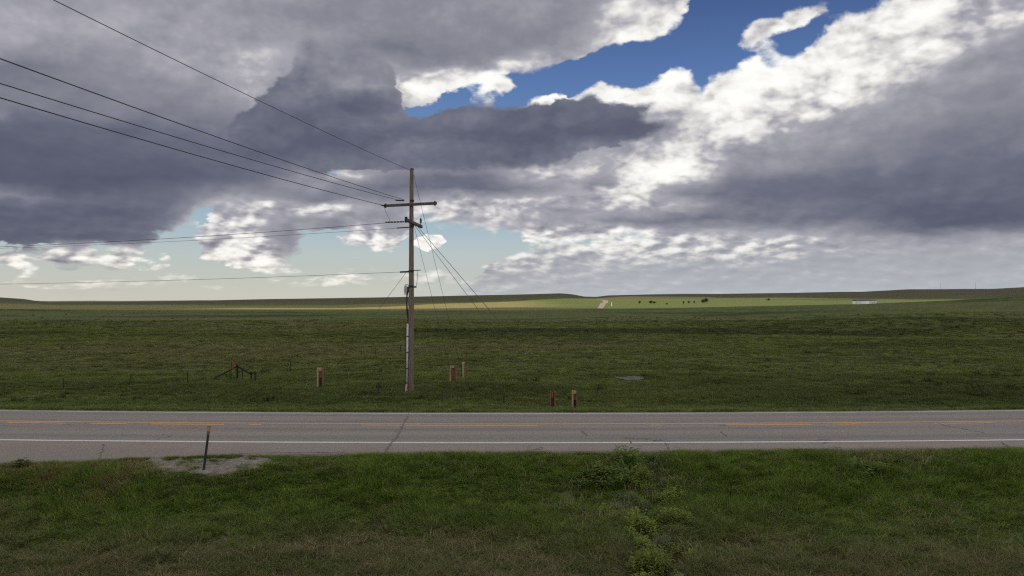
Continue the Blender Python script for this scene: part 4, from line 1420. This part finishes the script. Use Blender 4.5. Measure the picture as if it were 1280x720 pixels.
def hut(px, row, wpx, hpx, D, label, name='farm_hut'):
    z = CAMZ - (row - YH) / F * D
    w, h = wpx / F * D, hpx / F * D
    root = empty(name, ((px - 640) / F * D, D, z), label=label, cat='building')
    MB().box((0, w / 2, h * .35 - .8), (w, w, h * .7 + 1.6)).build('wall', M['shed'], root)
    MB().add([(-w * .6, -.3, h * .7), (w * .6, -.3, h * .7), (0, -.3, h), (-w * .6, w + .3, h * .7), (w * .6, w + .3, h * .7), (0, w + .3, h)],
             [(0, 1, 2), (5, 4, 3), (0, 2, 5, 3), (1, 4, 5, 2), (0, 3, 4, 1)]).build('roof', M['shedend'], root)
    MB().box((0, -.05, h * .25), (w * .2, .12, h * .4)).build('door', M['roof'], root)


hut(868.8, 372.6, 2.6, 3.2, 1400.0, 'tiny white hut on the dark hillside above the dark trees')
o = MB().tube([(0, 0, -.5), (0, 0, 3.8)], 0.2, 8).build('marker_post', M['shed'])
g = gp(764.6, 382.8); o.location = g
tag(o, 'white marker post right of the pale gravel road far off', 'post')


def far_pole(px, D, label):
    x = (px - 640) / F * D
    z = float(height(x, D))
    root = empty('distant_utility_pole', (x, D, z), label=label, cat='utility pole', group='utility poles on the skyline')
    MB().tube([(0, 0, -1), (0, 0, 12.5)], [0.24, 0.16], 8).build('pole_shaft', M['arm'], root)
    MB().beam((-1.3, 0, 11.2), (1.3, 0, 11.2), .18, .2).build('crossarm', M['arm'], root)


far_pole(1176, 1690.0, 'left of two tiny utility poles on the right hand skyline')
far_pole(1219.5, 1690.0, 'right of two tiny utility poles on the right hand skyline')


def tree(px, row, wpx, hpx, label, name='distant_tree', n=900, trunk=0.15, group='trees on the bright strip'):
    b = gp(px, row)
    D = b.y
    w, h = wpx / F * D, hpx / F * D
    root = empty(name, b, label=label, cat='bush' if name.endswith('bush') else 'tree', group=group)
    rn = random.Random(int(px * 13))
    t = MB()
    t.tube([(0, 0, -.5), (0.05 * w, 0, h * 0.3), (0, 0, h * 0.55)], [max(.12, h * 0.035), h * 0.025, h * .012], 6)
    for k in range(5):
        a = rn.uniform(0, 6.3)
        t.tube([(0, 0, h * (.2 + .06 * k)), (math.cos(a) * w * .3, math.sin(a) * w * .3, h * (.5 + .07 * k))], [h * .015, h * .006], 5)
    t.build('trunk', M['bark'], root)
    c = MB()
    lob = [(rn.uniform(-.3, .3) * w, rn.uniform(-.3, .3) * w, h * rn.uniform(trunk + .25, .78), rn.uniform(.18, .3)) for _ in range(7)]
    for i in range(n):
        lx, ly, lz, lr = rn.choice(lob)
        d = Vector((rn.gauss(0, 1), rn.gauss(0, 1), rn.gauss(0, 1))).normalized() * rn.random() ** 0.4
        p = Vector((lx + d.x * lr * w, ly + d.y * lr * w, lz + d.z * lr * h))
        if p.z < h * trunk * 0.6: p.z = h * trunk
        s = h * rn.uniform(.04, .08)
        u = Vector((rn.gauss(0, 1), rn.gauss(0, 1), rn.gauss(0, 1))).normalized()
        v = u.orthogonal().normalized() * s
        u = u.cross(v).normalized() * s
        c.add([p - u, p + v * .6, p + u, p - v * .6], [(0, 1, 2, 3)])
    c.build('crown', M['treeleaf'], root)


for a in [(799.5, 380.0, 3.0, 4.0, 'small lone dark tree, leftmost on the bright green strip'),
          (813.5, 380.2, 6.0, 4.6, 'left half of a dark pair of trees on the bright strip'),
          (818.3, 380.4, 4.5, 4.0, 'right half of a dark pair of trees on the bright strip'),
          (833.2, 381.6, 3.6, 3.0, 'small round dark bush right of the tree pair'),
          (854.5, 380.6, 1.8, 4.4, 'slim upright dark tree on the bright strip'),
          (861.0, 379.4, 2.6, 3.4, 'faint small tree between the slim one and the largest one'),
          (867.5, 379.3, 2.8, 3.2, 'faint small tree just left of the largest dark tree'),
          (880.5, 379.8, 8.0, 6.4, 'largest and darkest round tree on the bright strip'),
          (882.5, 377.5, 3.6, 5.2, 'taller narrow tree rising behind the largest dark tree'),
          (960.0, 376.6, 5.5, 3.8, 'lone dark rounded tree far right of the others')]:
    tree(*a)

print('GUARDS', GUARDS, 'POLE', pole.location)


# ------------------------------------------------------------------ grass, weeds and tufts
def clump_mesh(name, seed, n, rad0, hmin, hmax, wid, bend, m, segs=2):
    rn = np.random.RandomState(seed)
    V, Q = [], []
    for i in range(n):
        a, r = rn.rand() * 6.283, rad0 * math.sqrt(rn.rand())
        p = np.array([math.cos(a) * r, math.sin(a) * r, -0.03])
        h = hmin + (hmax - hmin) * rn.rand()
        d = rn.rand() * 6.283
        out = np.array([math.cos(d), math.sin(d), 0]) * bend * h * rn.rand() + np.array([math.cos(a), math.sin(a), 0]) * r * 0.5
        f = rn.rand() * 6.283
        sd = np.array([math.cos(f), math.sin(f), 0]) * wid * (0.6 + 0.8 * rn.rand())
        b = len(V)
        V += [p - sd, p + sd]
        mid = p + out * 0.3 + np.array([0, 0, h * 0.6])
        V += [mid + sd * 0.75, mid - sd * 0.75]
        V += [p + out + np.array([0, 0, h])]
        Q += [(b, b + 1, b + 2, b + 3), (b + 3, b + 2, b + 4)]
    me = bpy.data.meshes.new(name)
    me.from_pydata([tuple(v) for v in V], [], Q)
    me.materials.append(m)
    return bpy.data.objects.new(name, me)


def leafy_mesh(name, seed, n, rad0, h, leaf, m):
    """a broad-leaved weed: upright stems carrying lance-shaped leaves"""
    rn = random.Random(seed)
    V, Q = [], []
    for i in range(n):
        a, r = rn.random() * 6.283, rad0 * math.sqrt(rn.random())
        p = Vector((math.cos(a) * r, math.sin(a) * r, 0))
        hh = h * rn.uniform(.6, 1) * (1 - 0.35 * (r / rad0) ** 2)
        lean = Vector((rn.uniform(-.25, .25), rn.uniform(-.25, .25), 1)) * hh
        for k in range(7):
            t = 0.15 + 0.85 * k / 6
            c = p + lean * t
            d = rn.random() * 6.283
            o = Vector((math.cos(d), math.sin(d), rn.uniform(-.15, .7))).normalized()
            s = o.cross(Vector((0, 0, 1))).normalized()
            L = leaf * rn.uniform(.7, 1.2)
            b = len(V)
            V += [c, c + o * L * .5 + s * L * .2 + Vector((0, 0, L * .1)), c + o * L, c + o * L * .5 - s * L * .2 + Vector((0, 0, L * .1))]
            Q += [(b, b + 1, b + 2, b + 3)]
        b = len(V)
        V += [p + Vector((.003, 0, 0)), p - Vector((.003, 0, 0)), p + lean]
        Q += [(b, b + 1, b + 2)]
    me = bpy.data.meshes.new(name)
    me.from_pydata([tuple(v) for v in V], [], Q)
    me.materials.append(m)
    return bpy.data.objects.new(name, me)


def scatter(name, pts, scl, variants, seed, label=None):
    """one object: a cloud of points that carries clumps through geometry nodes"""
    rn = np.random.RandomState(seed)
    n = len(pts)
    me = bpy.data.meshes.new(name)
    me.vertices.add(n)
    me.vertices.foreach_set('co', np.asarray(pts, np.float32).ravel())
    rot = np.stack([rn.uniform(-.12, .12, n), rn.uniform(-.12, .12, n), rn.uniform(0, 6.283, n)], -1).astype(np.float32)
    a = me.attributes.new('rot', 'FLOAT_VECTOR', 'POINT'); a.data.foreach_set('vector', rot.ravel())
    s = np.asarray(scl, np.float32)
    if s.ndim == 1:
        s = np.stack([s, s, s], -1)
    a = me.attributes.new('scl', 'FLOAT_VECTOR', 'POINT'); a.data.foreach_set('vector', s.ravel())
    a = me.attributes.new('kind_index', 'INT', 'POINT'); a.data.foreach_set('value', rn.randint(0, len(variants), n).astype(np.int32))
    me.update()
    o = bpy.data.objects.new(name, me)
    COL.objects.link(o)
    tag(o, label, kind='stuff')
    g = bpy.data.node_groups.new(name, 'GeometryNodeTree')
    g.interface.new_socket('Geometry', in_out='INPUT', socket_type='NodeSocketGeometry')
    g.interface.new_socket('Geometry', in_out='OUTPUT', socket_type='NodeSocketGeometry')
    N, Lk = g.nodes, g.links
    gi, go = N.new('NodeGroupInput'), N.new('NodeGroupOutput')
    def attr(nm, t):
        q = N.new('GeometryNodeInputNamedAttribute'); q.data_type = t; q.inputs['Name'].default_value = nm
        return q.outputs['Attribute']
    rot_, scl_, idx = attr('rot', 'FLOAT_VECTOR'), attr('scl', 'FLOAT_VECTOR'), attr('kind_index', 'INT')
    e2r = N.new('FunctionNodeEulerToRotation'); Lk.new(rot_, e2r.inputs[0])
    join = N.new('GeometryNodeJoinGeometry')
    for i, v in enumerate(variants):
        oi = N.new('GeometryNodeObjectInfo'); oi.inputs['Object'].default_value = v; oi.inputs['As Instance'].default_value = True
        cmp_ = N.new('FunctionNodeCompare'); cmp_.data_type = 'INT'; cmp_.operation = 'EQUAL'
        Lk.new(idx, cmp_.inputs[2]); cmp_.inputs[3].default_value = i
        ip = N.new('GeometryNodeInstanceOnPoints')
        Lk.new(gi.outputs[0], ip.inputs['Points']); Lk.new(cmp_.outputs[0], ip.inputs['Selection'])
        Lk.new(oi.outputs['Geometry'], ip.inputs['Instance'])
        Lk.new(e2r.outputs[0], ip.inputs['Rotation']); Lk.new(scl_, ip.inputs['Scale'])
        Lk.new(ip.outputs[0], join.inputs[0])
    Lk.new(join.outputs[0], go.inputs[0])
    md = o.modifiers.new('scatter', 'NODES')
    md.node_group = g
    return o


RN = np.random.RandomState(11)


def wedge(y0, y1, dens, margin=6.0, slope=0.84):
    n = int(dens * (slope * (y1 ** 2 - y0 ** 2) + 2 * margin * (y1 - y0)))
    y = np.sqrt(RN.uniform(y0 ** 2, y1 ** 2, n))
    x = RN.uniform(-1, 1, n) * (slope * y + margin)
    return x, y


def near_ok(x, y, gap=0.22):
    v = y - road_off(x)
    d = near_edge(x) - v + 0.35 * fbm(x * 1.3, y * 0.5, 4)
    return (d > gap) & (~in_patch(x, y, 0.85)) & (in_patch(x, y, 1.15) <= (RN.rand(len(x)) < 0.45)) & (np.abs(x - gully_x(y)) > 0.13 + 0.3 * fbm(x * 3, y * 3, 2))


GV = [clump_mesh('grass_clump', s, 46, 0.17, 0.35, 1.0, 0.010, 0.55, M['blades']) for s in range(8)]
# near verge and bank
x, y = wedge(13.0, 27.6, 62)
k = near_ok(x, y)
thin = vnoise(x * 0.8 + 50, y * 0.8) + 0.5 * vnoise(x * 2.2, y * 2.2 + 30)
v = y - road_off(x); d = near_edge(x) - v
k &= (thin > -0.42 + 0.12 * smst(d, 4, 7)) | (RN.rand(len(x)) < 0.25)
x, y, d = x[k], y[k], d[k]
hh = np.interp(d, [0, 0.5, 1.2, 3.2, 5, 7, 12], [0.07, 0.15, 0.27, 0.27, 0.20, 0.16, 0.15]) * (1 + 1.2 * fbm(x * 0.5, y * 0.5 + 7, 3)) * RN.uniform(.6, 1.3, len(x))
hh = hh * np.clip(0.35 + 0.65 * smst(np.hypot((x - PATCH[0]) / 2.2, (y - PATCH[1]) / 1.25), 0.95, 1.7), 0, 1)
hh = np.clip(hh, 0.05, 0.6)
scatter('verge_grass', np.stack([x, y, height(x, y)], -1), np.stack([np.full(len(x), .9), np.full(len(x), .9), hh], -1), GV, 1)
# straw stalks and dead patches among it
SV = [clump_mesh('straw_clump', 40 + s, 12, 0.16, 0.4, 1.0, 0.006, 0.7, M['straw']) for s in range(4)]
x, y = wedge(13.0, 27.6, 26)
k = near_ok(x, y)
q = fbm(x * 0.45 + 20, y * 0.45, 4)
v = y - road_off(x); d = near_edge(x) - v
k &= (RN.rand(len(x)) < np.clip(0.12 + 1.4 * (q + 0.02 + 0.10 * smst(d, 4, 8)), 0.04, 0.9))
x, y, d = x[k], y[k], d[k]
hh = np.interp(d, [0, 1, 3, 7], [0.12, 0.34, 0.36, 0.22]) * RN.uniform(.6, 1.4, len(x))
scatter('dry_grass', np.stack([x, y, height(x, y)], -1), np.stack([np.full(len(x), 1.), np.full(len(x), 1.), hh], -1), SV, 2)
# far side of the road
x, y = wedge(35.8, 62, 17, 9)
v = y - road_off(x)
k = v > FAR_EDGE + 0.12 + 0.15 * fbm(x, y, 2)
x, y, v = x[k], y[k], v[k]
hh = np.interp(v, [36, 36.8, 38.5, 41, 60], [0.10, 0.16, 0.14, 0.19, 0.16]) * (1 + 1.2 * fbm(x * 0.3, y * 0.3 + 2, 3)) * RN.uniform(.6, 1.3, len(x))
w_ = np.full(len(x), 1.5)
scatter('field_grass', np.stack([x, y, height(x, y)], -1), np.stack([w_, w_, np.clip(hh, .06, .6)], -1), GV, 3)
x, y = wedge(60, 330, 3.2, 14)
k = RN.rand(len(x)) < np.interp(y, [60, 100, 200, 330], [1, 0.7, 0.22, 0.0])
x, y = x[k], y[k]
hh = 0.14 * (1 + 1.3 * fbm(x * 0.15, y * 0.15 + 2, 3)) * RN.uniform(.6, 1.3, len(x))
w_ = np.interp(y, [60, 150, 330], [2.6, 3.2, 4.5])
scatter('field_grass', np.stack([x, y, height(x, y)], -1), np.stack([w_, w_, np.clip(hh, .06, .6)], -1), GV, 4)

# dark tufts (weeds and low sage) out on the range
DV = [clump_mesh('tuft_clump', 80 + s, 60, 0.5, 0.35, 1.0, 0.03, 0.5, M['tuft']) for s in range(4)]
P = []
def tufts(px0, px1, r0, r1, n, seed, bias=1.0):
    rn = random.Random(seed)
    for _ in range(n):
        px = rn.uniform(px0, px1); r = r0 + (r1 - r0) * rn.random() ** bias
        b = gp(px, r)
        P.append((b.x, b.y, b.z, rn.uniform(.5, 1.1)))
tufts(1130, 1290, 464, 488, 70, 1)
tufts(1060, 1140, 474, 482, 14, 2)
tufts(0, 330, 490, 505, 34, 3)
tufts(330, 640, 484, 505, 26, 4)
tufts(600, 760, 455, 500, 26, 5)
tufts(440, 640, 412, 425, 60, 6)
tufts(0, 1280, 398, 505, 230, 7, 0.8)
tufts(740, 900, 397, 405, 40, 8)
tufts(1000, 1280, 392, 430, 90, 9)
tufts(20, 430, 388, 410, 110, 10)
P = np.array(P)
near = P[:, 1] < 80
sc = np.where(near, 0.5, 0.5 + P[:, 1] / 1100) * P[:, 3] * RN.uniform(.5, 1.3, len(P))
scatter('dark_tufts', P[:, :3], np.stack([sc * 1.0, sc * 1.0, np.minimum(sc * 0.75, .8)], -1), DV, 5)

# leafy weeds beside the gully and on the verge
WV = [leafy_mesh('weed_plant', 120 + s, 26, 0.30, 0.5, 0.11, M['weed']) for s in range(3)]
BV = [leafy_mesh('broad_plant', 140 + s, 12, 0.22, 0.55, 0.15, M['broad']) for s in range(3)]


def weed(src, px, row, s, label, name='leafy_weed', extra=1, h=1.0):
    b = gp(px, row)
    root = None
    rn = random.Random(int(px * 3 + row))
    me = bpy.data.meshes.new(name)
    # one plant colony = one mesh, made of a few overlapping plants
    V, Fc = [], []
    for j in range(extra):
        sm = src[rn.randrange(len(src))].data
        a = rn.random() * 6.283; ca, sa = math.cos(a), math.sin(a)
        ox, oy = (rn.uniform(-.5, .5) * s, rn.uniform(-.5, .5) * s) if extra > 1 else (0, 0)
        dz = float(height(b.x + ox, b.y + oy)) - b.z
        k = rn.uniform(.7, 1.1)
        base = len(V)
        for v_ in sm.vertices:
            p = v_.co
            V.append((ox + (p.x * ca - p.y * sa) * k, oy + (p.x * sa + p.y * ca) * k, dz + p.z * k * h))
        for f_ in sm.polygons:
            Fc.append(tuple(base + i for i in f_.vertices))
    me.from_pydata(V, [], Fc)
    me.materials.append(src[0].data.materials[0])
    o = bpy.data.objects.new(name, me)
    o.location = b
    COL.objects.link(o)
    tag(o, label, 'weed', 'leafy weeds on the verge')


weed(WV, 799, 607, .7, 'yellow green leafy weed patch high beside the gully, nearest the road', extra=10, h=1.0)
weed(WV, 803, 668, .6, 'rounded yellow green weed patch left of the gully, middle one', extra=14, h=1.05)
weed(WV, 808, 716, .5, 'yellow green weed patch at the bottom edge left of the gully', extra=12, h=1.05)
weed(WV, 833, 632, .5, 'low green weed right of the gully, upper one', extra=7, h=.8)
weed(WV, 842, 652, .5, 'low green weed right of the gully, lower one', extra=7, h=.8)
weed(BV, 784, 582, .8, 'tall broad leaved weeds at the pavement edge left of the gully', extra=11, h=1.15)
weed(BV, 765, 600, 1.1, 'broad leaved weeds in the lush verge left of the gully', extra=16, h=.85)
weed(BV, 738, 603, .9, 'leafy weed colony further left in the lush verge', extra=15, h=.75)
SVV = [leafy_mesh('sage_plant', 160 + s, 22, 0.25, 0.4, 0.06, M['sageleaf']) for s in range(2)]
weed(SVV, 816, 585, .6, 'grey green weed clump in the gully just below the road', extra=7)
weed(SVV, 790, 632, .8, 'grey green weed clump left of the gully between two yellow ones', extra=9)
weed(SVV, 818, 690, .5, 'small grey green weed clump in the lower gully', extra=6)
weed(BV, 1084, 594, .7, 'pale flowering weed clump on the verge right of the gully', extra=5, h=.9)
weed(BV, 31, 583, .5, 'green weed clump at the pavement edge near the left side', extra=4, h=.6)

# stones on the gravel patch and crumbs along the shoulder
import bmesh
def pebble(s):
    bm = bmesh.new()
    bmesh.ops.create_icosphere(bm, subdivisions=1, radius=1)
    rn = random.Random(s)
    for v_ in bm.verts:
        v_.co *= 1 + rn.uniform(-.3, .3)
        v_.co.z *= .6
    me = bpy.data.meshes.new('pebble'); bm.to_mesh(me); bm.free()
    me.materials.append(M['stone'])
    return bpy.data.objects.new('pebble', me)
PV = [pebble(s) for s in range(4)]
x = RN.uniform(-12.5, -6.8, 5000); y = RN.uniform(23.7, 27.0, 5000)
k = in_patch(x, y, 1.0)
x, y = x[k], y[k]
# thin line of grass between asphalt and gravel, and stray plants in the gravel
gx_ = RN.uniform(-12.4, -6.8, 420)
gy_ = near_edge(gx_) + road_off(gx_) - 0.06 - RN.exponential(.10, 420) - (RN.rand(420) < .18) * RN.uniform(0, 1.6, 420)
kk = (fbm(gx_ * 1.1, gy_ * 0 + 5, 3) > -0.12)
gx_, gy_ = gx_[kk], gy_[kk]
hh = RN.uniform(.04, .13, len(gx_))
scatter('shoulder_grass', np.stack([gx_, gy_, height(gx_, gy_)], -1), np.stack([np.full(len(gx_), .6), np.full(len(gx_), .6), hh], -1), GV, 8)
wy_ = RN.uniform(15.5, 26.6, 120)
wx_ = gully_x(wy_) + RN.choice([-1, -1, 1], 120) * (0.12 + RN.exponential(.22, 120))
scatter('gully_weeds', np.stack([wx_, wy_, height(wx_, wy_)], -1), RN.uniform(.3, .75, 120), WV + SVV, 9)
x2 = RN.uniform(-20, 21, 5000); d2 = RN.exponential(.18, 5000); y2 = near_edge(x2) - d2 + road_off(x2) - 0.03
x, y = np.concatenate([x, x2]), np.concatenate([y, y2])
scatter('gravel_stones', np.stack([x, y, height(x, y) + .01], -1), 0.006 + 0.022 * RN.rand(len(x)) ** 3, PV, 6)
